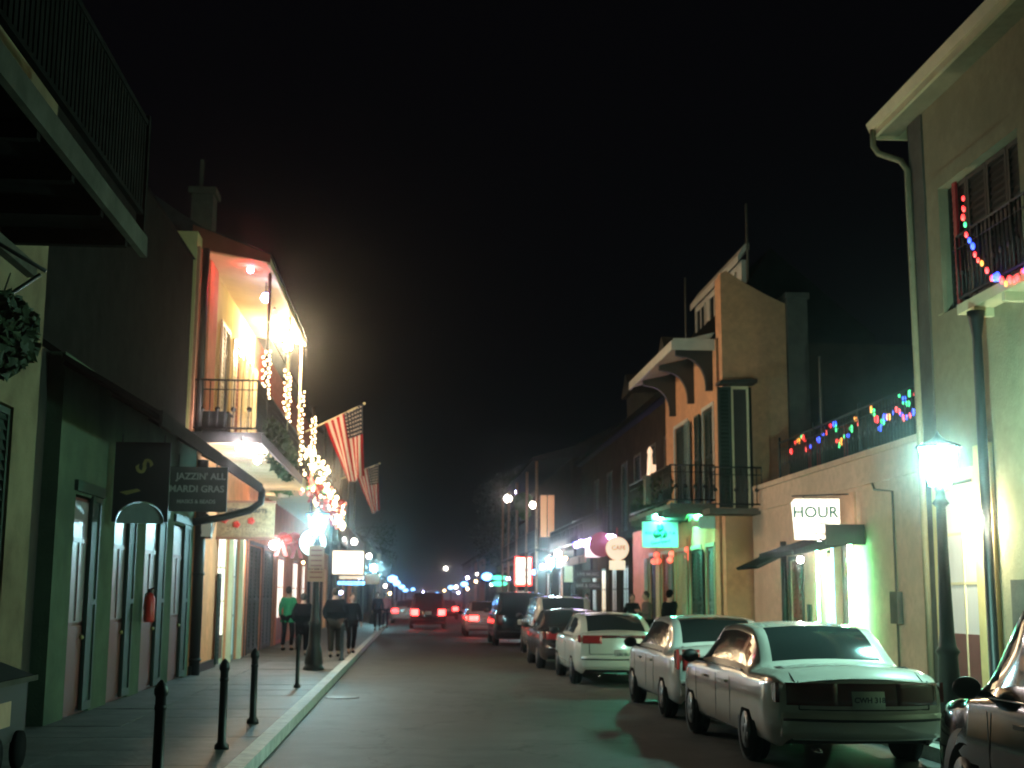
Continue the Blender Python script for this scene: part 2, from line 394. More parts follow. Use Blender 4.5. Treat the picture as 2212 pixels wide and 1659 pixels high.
M['pane_white']=emi('lit_pane_white',(0.95,0.9,0.75),1.5,True)
M['pane_teal']=emi('lit_pane_teal',(0.4,0.9,0.8),0.22,True)
M['pane_red']=emi('lit_pane_red',(1.0,0.1,0.05),0.5,True)
M['pane_dim']=emi('lit_pane_dim',(0.8,0.6,0.4),0.12,True)
M['sign_lit']=emi('sign_box_lit_white',(1.0,0.88,0.70),2.3,True)
M['sign_lit_dim']=emi('sign_box_lit_cream',(1.0,0.75,0.5),0.75,True)
M['sign_disc']=emi('sign_disc_lit',(0.75,1.0,0.93),1.8,True)
M['sign_red']=emi('neon_red',(1.0,0.06,0.04),7,True,(.4,.02,.02))
M['sign_redface']=emi('lit_red_face',(1.0,0.06,0.04),0.10,True,(.10,.008,.008))
M['sign_round']=emi('lit_round_face',(1.0,0.78,0.55),0.85,True)
M['tl_on']=emi('tail_lamp_lit',(1.0,0.035,0.03),18,True)
M['tl_on2']=emi('tail_lamp_lit_soft',(1.0,0.03,0.03),8,True)
M['strip_green']=emi('green_strip_light',(0.12,1.0,0.40),90,True)
M['strip_white']=emi('white_strip_light',(1.0,0.92,0.75),40,True)
M['strip_blue']=emi('blue_strip_light',(0.15,0.5,1.0),6,True)
M['fig_lit']=emi('lit_candle_figure',(1.0,0.62,0.38),1.1,False)
M['txt_teal']=emi('teal_letters_on_lit_sign',(0.0,0.20,0.17),0.3,False,(0,0.12,0.1))
M['txt_brown']=emi('brown_letters_on_lit_sign',(0.6,0.25,0.12),0.6,False,(0.3,0.15,0.08))
# ================================================================== LEFT: near gallery building
b=thing('gallery_house','dark tan stucco house with a deep upper gallery, nearest on the left','house',(0,0,0))
mb=MB(); wall_mb(mb,-1,WL,2,15.45,0.12,9.0,[(6.0,7.6,.12,3.6),(9.6,11.0,.12,3.6),(12.9,14.55,.12,3.75)])
mb.box(WL-0.35,-9,15.1,15.45,0.12,9.0)
mb.build('wall',M['tan_wall'],b)
for ya,yb in ((6.0,7.6),(9.6,11.0),(12.9,14.55)): shutter_door(b,-1,WL,ya,yb,.14,3.6 if ya<12 else 3.75,M['green_shutter'],M['dark_wood'],frame=ya<12)
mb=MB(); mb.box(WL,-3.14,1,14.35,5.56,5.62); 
for i in range(12): mb.box(WL,-3.15,1.6+i*1.1,1.7+i*1.1,5.40,5.56)
mb.build('gallery_floor',M['dark_wall'],b)
MB().box(-3.14,-3.07,1,14.42,5.46,5.69).build('floor_beam',M['beam_paint'],b)
MB().box(-4.12,-4.02,1,13.6,5.00,5.14).build('lower_ledge',M['beam_paint'],b)
mb=MB(); y=1.0
while y<14.35:
    mb.box(-3.16,-3.13,y,y+0.085,5.98,6.98); y+=0.13
mb.box(-3.18,-3.11,1,14.4,6.98,7.04); mb.box(-3.175,-3.115,1,14.4,5.93,5.98)
for y in (1.0,7.7,14.33): mb.box(-3.19,-3.10,y,y+.09,5.7,7.1)
mb.build('gallery_railing',M['dark_wall'],b)
mb=MB(); mb.tube([(WL,11.8,5.2),(-4.0,12.2,5.0),(-3.55,12.3,4.75)],0.02,6); mb.tube([(WL,12.3,4.1),(-4.1,12.3,4.35),(-3.6,12.3,4.72)],0.02,6)
mb.build('iron_bracket',M['iron'],b)
p=thing('hanging_fern','dark fern hanging from an iron bracket on the tan wall','plant',(-3.95,12.1,4.1))
foliage_mb((0,0,0),(0.42,0.45,0.40),1500,0.15,1.6,5).build('fronds',M['leaf'],p)
MB().lathe([(0.1,-.22),(0.19,-.05),(0.2,0)],(0,0,0.05),12).build('pot',M['dark_wood'],p)
MB().tube([(0,0,0.05),(0.1,0.1,0.6)],0.008,4).build('wire',M['iron'],p)
# dark box at bottom left corner
p=thing('street_cart','low dark cart with a sloping lid edged in pale metal on the near left pavement','cart',(-4.05,12.5,0.14))
MB().prism([(-0.45,0.25),(0.42,0.25),(0.42,0.78),(-0.45,1.12)],'y',-0.9,0.35).build('body',M['blackplastic'],p)
MB().prism([(-0.47,1.13),(0.47,0.78),(0.47,0.82),(-0.47,1.17)],'y',-0.95,0.40).build('lid',M['iron'],p)
MB().box(0.47,0.50,-0.95,0.40,0.775,0.825).build('edge_strip',M['beam_paint'],p)
for yy in (-0.6,0.1):
    MB().lathe([(0.17,-.03),(0.17,.03)],(0.44,yy,0.17),14,axis='x').build('wheel',M['tyre'],p)
    MB().lathe([(0.17,-.03),(0.17,.03)],(-0.44,yy,0.17),14,axis='x').build('wheel',M['tyre'],p)
MB().box(0.422,0.43,-0.55,-0.15,0.4,0.62).build('notice_panel',M['sign_tan'],p)
# ================================================================== LEFT: green shop
b=thing('green_shop','green stucco shop with four tall doorways and a dark awning','shop',(0,0,0))
bays=[(17.39,18.7),(19.73,21.13),(21.98,23.65),(24.49,26.1)]
mb=MB(); wall_mb(mb,-1,WL,16.5,26.6,0.12,4.75,[(a,c,.12,3.02) for a,c in bays]); mb.build('wall',M['green_wall'],b)
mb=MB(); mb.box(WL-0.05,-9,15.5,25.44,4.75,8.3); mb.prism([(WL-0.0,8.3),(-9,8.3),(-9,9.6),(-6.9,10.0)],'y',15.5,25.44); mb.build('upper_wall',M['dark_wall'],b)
MB().box(WL-0.2,WL-0.5,15.46,16.5,0.12,4.75).build('side_recess',M['dark_wood'],b)
for i,(a,c) in enumerate(bays):
    m_=a+(c-a)*0.62
    mb=MB(); mb.box(WL-0.06,WL-0.12,a,c,0.14,3.0)
    d=mb.build('door',M['maroon_panel'],b)
    MB().box(WL-0.03,WL-0.058,a+.06,m_,1.35,2.95).build('upper_reflection_panel',M['reflection_panel'],d)  # pale over maroon stands in for reflections in door glass
    MB().box(WL-0.03,WL-0.058,a+.06,m_,0.24,1.30).build('lower_panel',M['maroon_panel'],d)
    leaf_mb(-1,WL+0.03,m_+.02,c+0.02,.18,3.05,slats=False).build('open_shutter',M['green_shutter'],d)
    MB().ball((WL-.01,m_-.06,1.15),.035,8,6).build('door_handle',M['gold'],d)
    MB().box(WL-.028,WL-.012,a+.06,m_,2.40,2.46).box(WL-.027,WL-.013,(a+m_)/2-.015,(a+m_)/2+.015,1.37,2.40).build('glazing_bar',M['maroon_panel'],d)
    MB().box(WL-0.005,WL+0.05,a-.1,c+.12,3.06,3.2).build('lintel',M['green_shutter'],d)
mb=MB(); mb.prism([(WL+.01,4.62),(-3.2,3.93),(-3.2,3.98),(WL+.01,4.70)],'y',16.3,27.15)
for y in (16.35,19.0,21.6,24.2,27.05): mb.tube([(WL+.02,y,4.58),(-3.22,y,3.92)],0.03,6)
mb.build('awning',M['awning'],b)
MB().box(-3.21,-3.17,16.3,27.15,3.80,3.99).build('awning_edge',M['awning'],b)
MB().tube([(-3.22,27.0,3.92),at(566,1062,26.95),at(563,1085,26.86),at(540,1102,26.86),at(480,1118,26.5),at(415,1128,26.2)],0.075,8).build('awning_brace',M['iron'],b)
dn=thing('drainpipe','thick black drainpipe at the corner of the green shop','drainpipe',(WL+0.1,26.8,0.14))
mb=MB(); mb.tube([(0,0,0),(0,0,4.3)],0.11,10)
for z in (0.3,2,3.6): mb.lathe([(0.13,-.03),(0.13,.03)],(0,0,z),10)
mb.build('pipe',M['iron'],dn)
# wall lantern (unlit)
p=thing('wall_lantern','small unlit black lantern hanging beside the drainpipe','lantern',at(447,1142,26.8))
mb=MB(); 
for sx in (-1,1):
    for sy in (-1,1): mb.tube([(0.08*sx,0.08*sy,-0.17),(0.14*sx,0.14*sy,0.14)],0.012,4)
mb.box(-.1,.1,-.1,.1,-.2,-.17); mb.box(-.16,.16,-.16,.16,.14,.17); mb.prism([(-.13,.17),(.13,.17),(0,.30)],'y',-.1,.1)
mb.build('frame',M['iron'],p)
MB().box(-.1,.1,-.1,.1,-.16,.13).build('glass',M['pane_dim'],p)  # faint glow put into the glass of the unlit lantern
MB().tube([(0,0,.30),(0,0.0,.42),(-.22,0.05,.44)],0.014,5).build('arm',M['iron'],p)
# hanging signs under the awning
def panel_pts(px0,px1,py0,py1,Y):
    a=at(px0,py0,Y); c=at(px1,py1,Y); return (a.x+c.x)/2,(a.z+c.z)/2,abs(c.x-a.x),abs(a.z-c.z)
cx,cz,ww,hh=panel_pts(251,362,955,1128,19.0)
p=thing('hanging_sign','tall black hanging sign with an arched cut-out at its foot','sign',(cx,19.0,cz))
pts=[(-ww/2,hh/2),(-ww/2,-hh/2),(-ww/2+.05,-hh/2)]
for i in range(13):
    a=math.pi-math.pi*i/12; pts.append((math.cos(a)*(ww/2-.05),-hh/2+math.sin(a)*0.3))
pts+=[(ww/2,-hh/2),(ww/2,hh/2)]
MB().prism(pts,'y',-.03,.03).build('board',M['sign_dark'],p)
pts=[(math.cos(math.pi*i/12)*(ww/2-.06),math.sin(math.pi*i/12)*0.29-hh/2-0.02) for i in range(13)]
MB().prism(pts,'y',0.0,.03).build('arched_panel',M['sign_text'],p)
text_obj('S',0.34,'emblem',M['gold'],p,(0.02,-.035,0.22),(math.pi/2,0.9,0))
MB().prism([(-.3,-.02),(-.05,.03),(.0,.0),(-.2,-.06)],'y',-.04,-.032).build('emblem',M['gold'],p,(0,0,-0.13))
MB().tube([(-.3,0,hh/2),(-.3,0,hh/2+.12)],0.01,4).tube([(.3,0,hh/2),(.3,0,hh/2+.12)],0.01,4).build('hanger',M['iron'],p)
cx,cz,ww,hh=panel_pts(362,489,1008,1106,21.0)
p=thing('hanging_sign','faded grey hanging sign lettered MARDI GRAS under the awning','sign',(cx,21.0,cz))
MB().box(-ww/2,ww/2,-.025,.025,-hh/2,hh/2).build('board',M['sign_grey'],p)
text_obj("JAZZIN' ALL",0.145,'lettering',M['sign_text'],p,(0.06,-.03,.2),FACE)
text_obj('MARDI GRAS',0.15,'lettering',M['sign_text'],p,(0.0,-.03,0.0),FACE)
text_obj('MASKS & BEADS',0.085,'lettering',M['sign_text'],p,(0.0,-.03,-.20),FACE)
MB().tube([(-.3,0,hh/2),(-.3,0,hh/2+.2)],0.01,4).tube([(.3,0,hh/2),(.3,0,hh/2+.2)],0.01,4).build('hanger',M['iron'],p)
# ================================================================== LEFT: bright gallery house
G0,G1=25.6,35.0; GX=-3.14; FZ=4.86
b=thing('gallery_house','yellow house with a brightly lit upper gallery above an orange ground floor','house',(0,0,0))
gops=[(30.1,31.7,.12,3.15),(32.2,33.6,.12,3.15),(34.0,35.0,.12,3.15)]
mb=MB(); wall_mb(mb,-1,WL,26.65,35.1,0.12,4.8,gops); mb.build('lower_wall',M['ember_wall'],b)
uops=[(29.1,30.3,FZ,7.75),(31.28,32.5,FZ,7.75),(33.35,34.5,FZ,7.75)]
mb=MB(); wall_mb(mb,-1,WL,25.5,35.1,4.8,8.9,uops); mb.box(WL-.35,-9,25.5,25.8,4.8,8.9); mb.build('upper_wall',M['yellow_wall'],b)
MB().box(WL+.01,WL+.09,26.77,27.83,FZ,8.65).build('pilaster',M['salmon_wall'],b)  # red lamplight put into the salmon colour
MB().box(WL+.005,WL+.06,25.52,26.2,FZ,8.6).build('corner_board',M['salmon_wall'],b)  # salmon strip paints red lamplight onto the wall corner
shutter_door(b,-1,WL,29.1,30.3,FZ,7.75,M['green_shutter'],M['cream_trim'])
shutter_door(b,-1,WL,31.28,32.5,FZ,7.75,M['brown_shutter'],M['cream_trim'])
shutter_door(b,-1,WL,33.35,34.5,FZ,7.75,M['green_shutter'],M['cream_trim'])
for ya in (28.55,30.4,32.6,34.55): leaf_mb(-1,WL+0.12,ya,ya+.5,FZ+.1,7.7).build('folded_shutter',M['cream_trim'],b)
mb=MB(); mb.box(WL,GX+.06,G0,G1,FZ-.13,FZ)
for i in range(12): mb.box(WL,GX+.03,G0+.05+i*.8,G0+.13+i*.8,FZ-.21,FZ-.13)
mb.build('gallery_floor',M['soffit'],b)
MB().box(GX+.06,GX+.10,G0-.02,G1,FZ-.2,FZ+.01).box(WL,GX+.10,G0-.06,G0-.02,FZ-.2,FZ+.01).build('floor_edge',M['iron'],b)
# roof: soffit + slope
r0=26.2
MB().prism([(WL,8.68),(GX-.0,8.47),(GX-.0,8.51),(WL,8.74)],'y',r0,G1+.1).build('soffit',M['soffit'],b)
MB().box(GX-.0,GX+.07,r0-.05,G1+.05,8.42,8.60).build('fascia',M['cream_trim'],b)
MB().prism([(GX+.09,8.56),(GX+.09,8.64),(WL,9.15),(-7.6,11.2),(-9,10.4),(-9,8.92),(WL,8.93),(WL,8.75)],'y',r0-.1,G1+.05).build('roof',M['roof'],b)
MB().prism([(WL-.2,8.72),(GX+.08,8.44),(GX+.08,8.60),(WL-.2,9.2)],'y',r0-.14,r0-.10).build('gable_fascia',M['brown_shutter'],b)
c0=at(440,470,30); mb=MB(); mb.box(c0.x-.25,c0.x+.25,29.7,30.3,9,11.0); mb.box(c0.x-.32,c0.x+.32,29.63,30.37,11.0,11.15); mb.box(c0.x-.12,c0.x-.04,29.9,30.0,11.15,11.9)
mb.build('chimney',M['grey_wall'],b)
for y in (G0+.1,27.15,31.6,34.95):
    MB().tube([(GX-.04,y,FZ),(GX-.04,y,8.48)],0.035 if y>27 else .05,8).build('gallery_post',M['iron'] if y<30 else M['cream_trim'],b) if y>27 else MB().tube([(WL+.15,y,FZ-.1),(WL+.15,y,8.6)],0.075,8).build('gallery_post',M['iron'],b)
railing_mb((GX-.02,G0+.05),(GX-.02,G1),FZ,1.06).build('gallery_railing',M['iron'],b)
railing_mb((WL+.05,G0+.05),(GX-.02,G0+.05),FZ,1.06).build('end_railing',M['iron'],b)
glazed(b,-1,WL,30.1,31.7,.14,3.13,M['pane_white'],M['cream_trim'],nx=2,nz=3,low=0.8)
glazed(b,-1,WL,32.2,33.6,.14,3.13,M['pane_teal'],M['teal_shutter'],nx=2,nz=3)
shutter_door(b,-1,WL,34.0,35.0,.14,3.13,M['green_shutter'],M['dark_wood'])
for ya in (31.78,33.68): MB().box(WL,WL+.1,ya,ya+.25,.14,3.6).build('door_pillar',M['cream_trim'],b)
leaf_mb(-1,WL+.10,29.7,30.05,.2,2.2).build('folded_shutter',M['green_shutter'],b)
MB().box(WL-.0,WL+.06,26.65,29.9,.14,.32).build('plinth',M['iron'],b)
# gallery lamps
def ball_lamp(name,label,p,mk,r=0.09,rod=0.25,grp=None,cat='lamp'):
    t=thing(name,label,cat,p,0,grp)
    MB().ball((0,0,0),r,14,10).build('globe',M[mk],t)
    MB().tube([(0,0,r),(0,0,r+rod)],0.012,5).lathe([(0.05,0),(0.02,.05)],(0,0,r-.01),8).build('fitting',M['iron'],t)
    return t
ball_lamp('gallery_lamp','fierce warm white lamp under the roof of the yellow gallery',(-3.42,33.0,8.30),'bulb_warm_hot',0.13,.05)
ball_lamp('gallery_lamp','added second warm lamp widening the glow at the far end of the yellow gallery roof',(-3.5,34.5,8.30),'bulb_warm_hot',0.11,.05)  # added lamp that widens the hot spot under this roof
ball_lamp('gallery_lamp','round red lamp at the near end of the yellow gallery ceiling',at(541,583,26.8),'bulb_red_hot',0.075,.1)
ball_lamp('gallery_lamp','pale violet lamp hanging behind the red one on the yellow gallery',at(574,643,28.0),'bulb_violet',0.105,.28)
ball_lamp('wall_lamp','warm lamp on the yellow gallery wall between two shutters',(WL+.25,30.8,7.4),'bulb_warm_hot',0.05,.05)
ball_lamp('porch_lamp','large white lamp under the yellow gallery floor, nearest the green shop',at(521,966,25.35),'bulb_white_hot',0.10,.12,cat='lamp')
ball_lamp('porch_lamp','smaller white lamp under the yellow gallery floor, deeper along the wall',at(556,994,27.1),'bulb_white_hot',0.07,.06)
ball_lamp('hanging_basket_light','teardrop glass shade hanging below the roof edge of the gallery',at(592,700,30.6)+Vector((0,0,.3)),'pane_warm',0.07,.5,cat='lamp')
# planter and hedge on the gallery
p=thing('planter_box','square dark planter box on the gallery floor beside the corner post','planter',(WL+.42,26.2,FZ))
MB().box(-.25,.25,-.25,.25,0,.42).box(-.28,.28,-.28,.28,.42,.47).build('box',M['dark_wood'],p)
MB().box(-.22,.22,-.22,.22,.44,.475).build('soil',M['bark'],p)
p=thing('balcony_greenery','dark leafy garland growing along the yellow gallery railing','plant',(GX-.05,30.6,FZ))
foliage_mb((0,0,.2),(.13,4.3,.6),2600,.15,1,11).build('foliage',M['leaf'],p)
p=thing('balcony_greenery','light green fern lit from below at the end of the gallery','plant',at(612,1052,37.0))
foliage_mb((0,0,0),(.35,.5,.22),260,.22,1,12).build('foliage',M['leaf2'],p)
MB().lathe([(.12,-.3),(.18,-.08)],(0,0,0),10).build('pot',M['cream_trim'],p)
# ================================================================== LEFT: red house with decorated gallery
E0,E1=35.2,55.6; EX=-3.14
b=thing('red_house','red painted house with a gallery wound in fairy lights','house',(0,0,0))
eops=[(35.6,38.6,.12,3.1),(38.9,42.0,.12,3.1),(43.2,45.7,.12,3.0),(48.5,51.0,.12,3.0),(52.4,54.4,.12,3.0)]
mb=MB(); wall_mb(mb,-1,WL,E0,E1,0.12,4.75,eops); mb.build('lower_wall',M['salmon_wall'],b)
ueo=[(38.5,39.8,FZ,7.6),(42.5,43.8,FZ,7.6),(46.6,47.9,FZ,7.6),(50.8,52,FZ,7.6)]
mb=MB(); wall_mb(mb,-1,WL,E0,E1,4.75,8.7,ueo); mb.build('upper_wall',M['red_brick'],b)
for a in ueo: shutter_door(b,-1,WL,a[0],a[1],FZ,7.6,M['green_shutter'],M['brown_shutter'])
shutter_door(b,-1,WL,35.6,38.6,.14,3.08,M['green_shutter'],M['dark_wood'],leaves=3); shutter_door(b,-1,WL,38.9,42.0,.14,3.08,M['green_shutter'],M['brown_shutter'],leaves=3)
for a in eops[2:]: glazed(b,-1,WL,a[0],a[1],.14,2.98,M['pane_white'],M['red_door'],low=1.0,nz=2)
mb=MB(); mb.box(WL,EX+.06,E0,E1,FZ-.13,FZ); 
for i in range(20): mb.box(WL,EX+.03,E0+.05+i*.9,E0+.13+i*.9,FZ-.28,FZ-.13)
mb.build('gallery_floor',M['soffit'],b)
MB().prism([(WL,8.7),(-4.0,8.55),(-4.0,8.65),(WL,8.9),(-8,11),(-9,8.7)],'y',E0,E1).build('roof',M['roof'],b)
for y in (39.4,44.5,49.3,54.9):
    MB().tube([(EX,y,.14),(EX,y,7.4)],.045,8).build('gallery_post',M['iron'],b)
railing_mb((EX-.02,E0),(EX-.02,E1),FZ,1.05).build('gallery_railing',M['iron'],b)
MB().box(EX+.02,EX+.1,E0,E1,FZ-.22,FZ+.01).build('floor_edge',M['cream_trim'],b)
# lamps below it
ball_lamp('porch_lamp','strip of warm light under the decorated gallery of the red house',at(610,1062,37.5)+Vector((-.5,0,.12)),'bulb_warm_hot',.06,.02)
ball_lamp('porch_lamp','pinkish white lamp above the red ribbons by the shop doors',at(591,1177,34.4),'bulb_white_hot',.10,.3)
# ---- fairy lights wrapped round the gallery posts
def wrapped(x,y,z0,z1,n,label,mk='b_warm',r=.045):
    t=thing('string_lights',label,'string lights',(x,y,z0),0,'string lights on the left gallery posts')
    pts=[]; 
    for i in range(n*3): 
        a=i*1.1; pts.append((math.cos(a)*r,math.sin(a)*r,(z1-z0)*i/(n*3-1)))
    MB().tube(pts,.006,4).build('wire',M['iron'],t)
    for i in range(n):
        a=i*2.4; rr=r+random.uniform(0,.05); bulb(t,(math.cos(a)*rr,math.sin(a)*rr,(z1-z0)*i/(n-1)),mk,.019+random.uniform(0,.011),(1,1,1.2))
    return t
wrapped(GX-.04,27.15,5.8,6.8,30,'white fairy lights round the nearest gallery post, highest in view')
wrapped(GX-.04,31.6,5.9,7.15,34,'white fairy lights round the middle post of the yellow gallery')
wrapped(GX,34.95,5.2,7.2,44,'white fairy lights round the farthest post of the yellow gallery')
wrapped(EX,39.4,5.75,7.05,32,'white fairy lights round the first post of the red house gallery')
def garland(name,label,cat,x,y0,y1,z0,z1,n,keys,r,seed,tw=.15,grp=None,leafm='leaf',nl=400,sag=0,rs=(.6,1.25)):
    rd=random.Random(seed)
    t=thing(name,label,cat,(x,(y0+y1)/2,(z0+z1)/2),0,grp)
    yc=(y0+y1)/2; zc=(z0+z1)/2
    if nl: foliage_mb((0,0,0),(tw,(y1-y0)/2,(z1-z0)/2*1.05),nl,.16,1,seed).build('greenery',M[leafm],t)
    pts=[]
    for i in range(n):
        u=(i+rd.random())/n
        pts.append((rd.uniform(-tw,tw),(u-.5)*(y1-y0),rd.uniform(-.5,.5)*(z1-z0)))
    MB().tube(pts,.005,3).build('wire',M['iron'],t)
    for q in pts: bulb(t,q,rd.choice(keys),r*rd.uniform(*rs))
    return t
garland('light_garland','thick clump of blazing white fairy lights on the gallery railing','string lights',EX+.05,36.0,44.5,5.15,5.95,95,['b_warm2','b_warm','b_warm2'],.05,21,.16)
garland('light_garland','red and white fairy light swags under the white clump','string lights',EX+.1,35.8,46.5,4.5,5.1,95,['b_warm','b_redlit','b_redlit','b_warm','b_green'],.05,22,.14)
garland('light_garland','far end of the gallery garland, warm white lights with red bows','string lights',EX+.1,45,55,4.4,5.5,95,['b_warm2','b_warm','b_redlit','b_warm'],.055,23,.14)
def bow(p,s,label,grp='red bows on the left gallery'):
    t=thing('ribbon_bow',label,'bow',p,0,grp)
    mb=MB(); mb.ball((-.1*s,0,0),.11*s,8,6,(1,.4,.7)); mb.ball((.1*s,0,0),.11*s,8,6,(1,.4,.7)); mb.ball((0,-.03*s,0),.05*s,6,5)
    mb.prism([(-.02*s,0),(-.13*s,-.3*s),(-.05*s,-.3*s),(.02*s,-.02*s)],'y',-.01,.01); mb.prism([(-.02*s,-.02*s),(.05*s,-.3*s),(.13*s,-.3*s),(.02*s,0)],'y',-.012,.012)
    mb.build('ribbon',M['red_paint'],t)
for i,(px,py,Y) in enumerate([(672,1052,38.5),(689,1083,41.5),(703,1108,45),(722,1085,50),(600,1165,35.5),(617,1158,36.8),(634,1172,38.0)]):
    bow(at(px,py,Y)+Vector((.1,0,0)),1.5,['red bow on the gallery garland, nearest the yellow house','second red bow along the gallery garland','red bow low on the garland above the lamp','red bow at the far end of the garland','red bow beside the pinkish lamp','middle red bow between lamp and round sign','red bow nearest the round sign'][i])
# ---- flags
def flag(p,L,wid,drop,label,ang=0.42,seed=0):
    t=thing('flag',label,'flag',p,0,'flags hung out over the left pavement')
    d=Vector((math.cos(ang),0.0,math.sin(ang)))
    MB().tube([-d*0.55,d*L],.022,7).ball(tuple(d*L),.045,8,6).build('pole',M['cream_trim'],t)
    rd=random.Random(seed); nx,nzz=26,40
    def P(u,v):   # u along pole, v down
        fold=math.sin(u*11+v*2.0)*.10*(0.25+v)+math.sin(u*4.5+2)*.12*v
        base=d*(L-wid*(1-u)*(1-.4*v)-0.04)
        x=base.x+(0.05-0.16*(u-.5))*v+0.10*v
        return (x+fold*.3, fold-0.02, base.z-v*drop*(0.93+0.07*u)-0.03*math.sin(u*6+v*5))
    parts={'r':MB(),'w':MB(),'b':MB()}
    # stripes run parallel to the drop (flag hung from its pole edge): 13 stripes across u, canton at outer-top
    for i in range(nx):
        for j in range(nzz):
            u0,u1,v0,v1=i/nx,(i+1)/nx,j/nzz,(j+1)/nzz
            k='r' if (i//2)%2==0 else 'w'
            if u0>=.5 and v1<=.40: k='b'
            q=[P(u0,v0),P(u1,v0),P(u1,v1),P(u0,v1)]
            parts[k].add(q,[(0,1,2,3)],True)
    parts['r'].build('red_stripes',M['flag_red'],t); parts['w'].build('white_stripes',M['flag_white'],t)
    bl=parts['b'].build('star_field',M['flag_blue'],t)
    st=MB()
    for a in range(6):
        for c in range(7):
            u=.54+a*.08; v=.03+c*.055; q=P(u,v); rr=.035
            pts=[]
            for k in range(10):
                an=math.pi/2+k*math.pi/5; r_=rr if k%2==0 else rr*.42
                pts.append((q[0]+r_*math.cos(an),q[1]-.012,q[2]+r_*math.sin(an)))
            st.add(pts,[tuple(range(10))])
    st.build('stars',M['flag_white'],bl)
fp=at(697,915,38.0)
flag(fp,1.35,1.25,2.15,'large striped flag hanging from a pole over the pavement',0.47,1)
fp=at(768,1022,48.0)
flag(fp,.95,.9,1.75,'smaller striped flag hanging farther along, below the large one',0.4,2)
# ---- signs & bits along the left pavement
cx,cz,ww,hh=panel_pts(471,592,1086,1161,29.6)
p=thing('hanging_sign','wide brown wooden sign with red flowers over the lit doors','sign',(cx,29.6,cz))
MB().box(-ww/2,ww/2,-.03,.03,-hh/2,hh/2).build('board',M['sign_wood'],p)
mb=MB(); mb.box(-ww/2-.03,ww/2+.03,-.045,.045,hh/2,hh/2+.05); mb.box(-ww/2-.03,ww/2+.03,-.045,.045,-hh/2-.05,-hh/2); mb.build('frame',M['brown_shutter'],p)
text_obj('GIFTS & CRAFTS',.13,'lettering',M['dark_wood'],p,(0,-.035,.2),FACE)
text_obj('CAJUN KITCHEN',.12,'lettering',M['sign_tan'],p,(0,-.035,-.22),FACE)
for x_,z_ in ((-.47,.0),(.12,-.02),(-.2,-.1)):
    mb=MB(); 
    for k in range(5): mb.ball((x_+.045*math.cos(k*1.256),-.04,z_+.045*math.sin(k*1.256)),.04,6,4,(1,.4,1))
    mb.build('painted_flower',M['red_paint'],p)
cx,cz,ww,hh=panel_pts(648,704,1143,1201,37.6)
p=thing('round_sign','round white glowing shop sign behind the street lamp','sign',(cx,37.6,cz))
MB().lathe([(ww/2,-.06),(ww/2,.06)],(0,0,0),32,axis='y',smooth=False).build('face',M['sign_disc'],p)
MB().lathe([(ww/2+.03,-.05),(ww/2+.03,.05)],(0,0,0),32,axis='y').build('rim',M['blackplastic'],p)
text_obj('OPEN',.17,'lettering',M['teal_dark'],p,(-.02,-.065,.14),FACE); text_obj('LATE',.12,'lettering',M['teal_dark'],p,(0,-.065,-.04),FACE)
MB().tube([(-.1,0,ww/2),(-.1,0,ww/2+.9)],.015,5).build('hanger',M['iron'],p)
cx,cz,ww,hh=panel_pts(720,784,1191,1240,43.0)
p=thing('box_sign','bright white light box sign sticking out past the street lamp','sign',(cx,43.0,cz))
MB().box(-ww/2,ww/2,-.09,.09,-hh/2,hh/2).build('face',M['sign_lit'],p)
mb=MB(); mb.box(-ww/2-.03,-ww/2,-.1,.1,-hh/2-.03,hh/2+.03); mb.box(ww/2,ww/2+.03,-.1,.1,-hh/2-.03,hh/2+.03); mb.box(-ww/2,ww/2,-.1,.1,hh/2,hh/2+.03); mb.box(-ww/2,ww/2,-.1,.1,-hh/2-.03,-hh/2); mb.build('frame',M['peach_wall'],p)
cx,cz,ww,hh=panel_pts(733,786,1244,1251,44.0)
p=thing('strip_sign','narrow cream light strip under the white box sign','sign',(cx,44.0,cz))
MB().box(-ww/2,ww/2,-.05,.05,-hh/2,hh/2).build('face',M['sign_lit_dim'],p); MB().box(-ww/2,ww/2,-.06,.06,hh/2,hh/2+.04).build('frame',M['iron'],p)
cx,cz,ww,hh=panel_pts(730,787,1256,1263,44.6)
p=thing('strip_sign','narrow blue edged sign below the cream strip','sign',(cx,44.6,cz))
MB().box(-ww/2,ww/2,-.05,.05,-hh/2,hh/2).build('face',M['strip_blue'],p); MB().box(-ww/2+.05,ww/2-.05,-.06,-.052,-hh/4,hh/4).build('lettering',M['white_trim'],p)
cx,cz,ww,hh=panel_pts(789,820,1240,1262,50.0)
p=thing('hanging_sign','plain tan sign hanging in front of the second street lamp','sign',(cx,50.0,cz))
MB().box(-ww/2,ww/2,-.03,.03,-hh/2,hh/2).build('board',M['sign_tan'],p); MB().tube([(0,0,hh/2),(0,0,hh/2+.9)],.012,4).build('hanger',M['iron'],p)
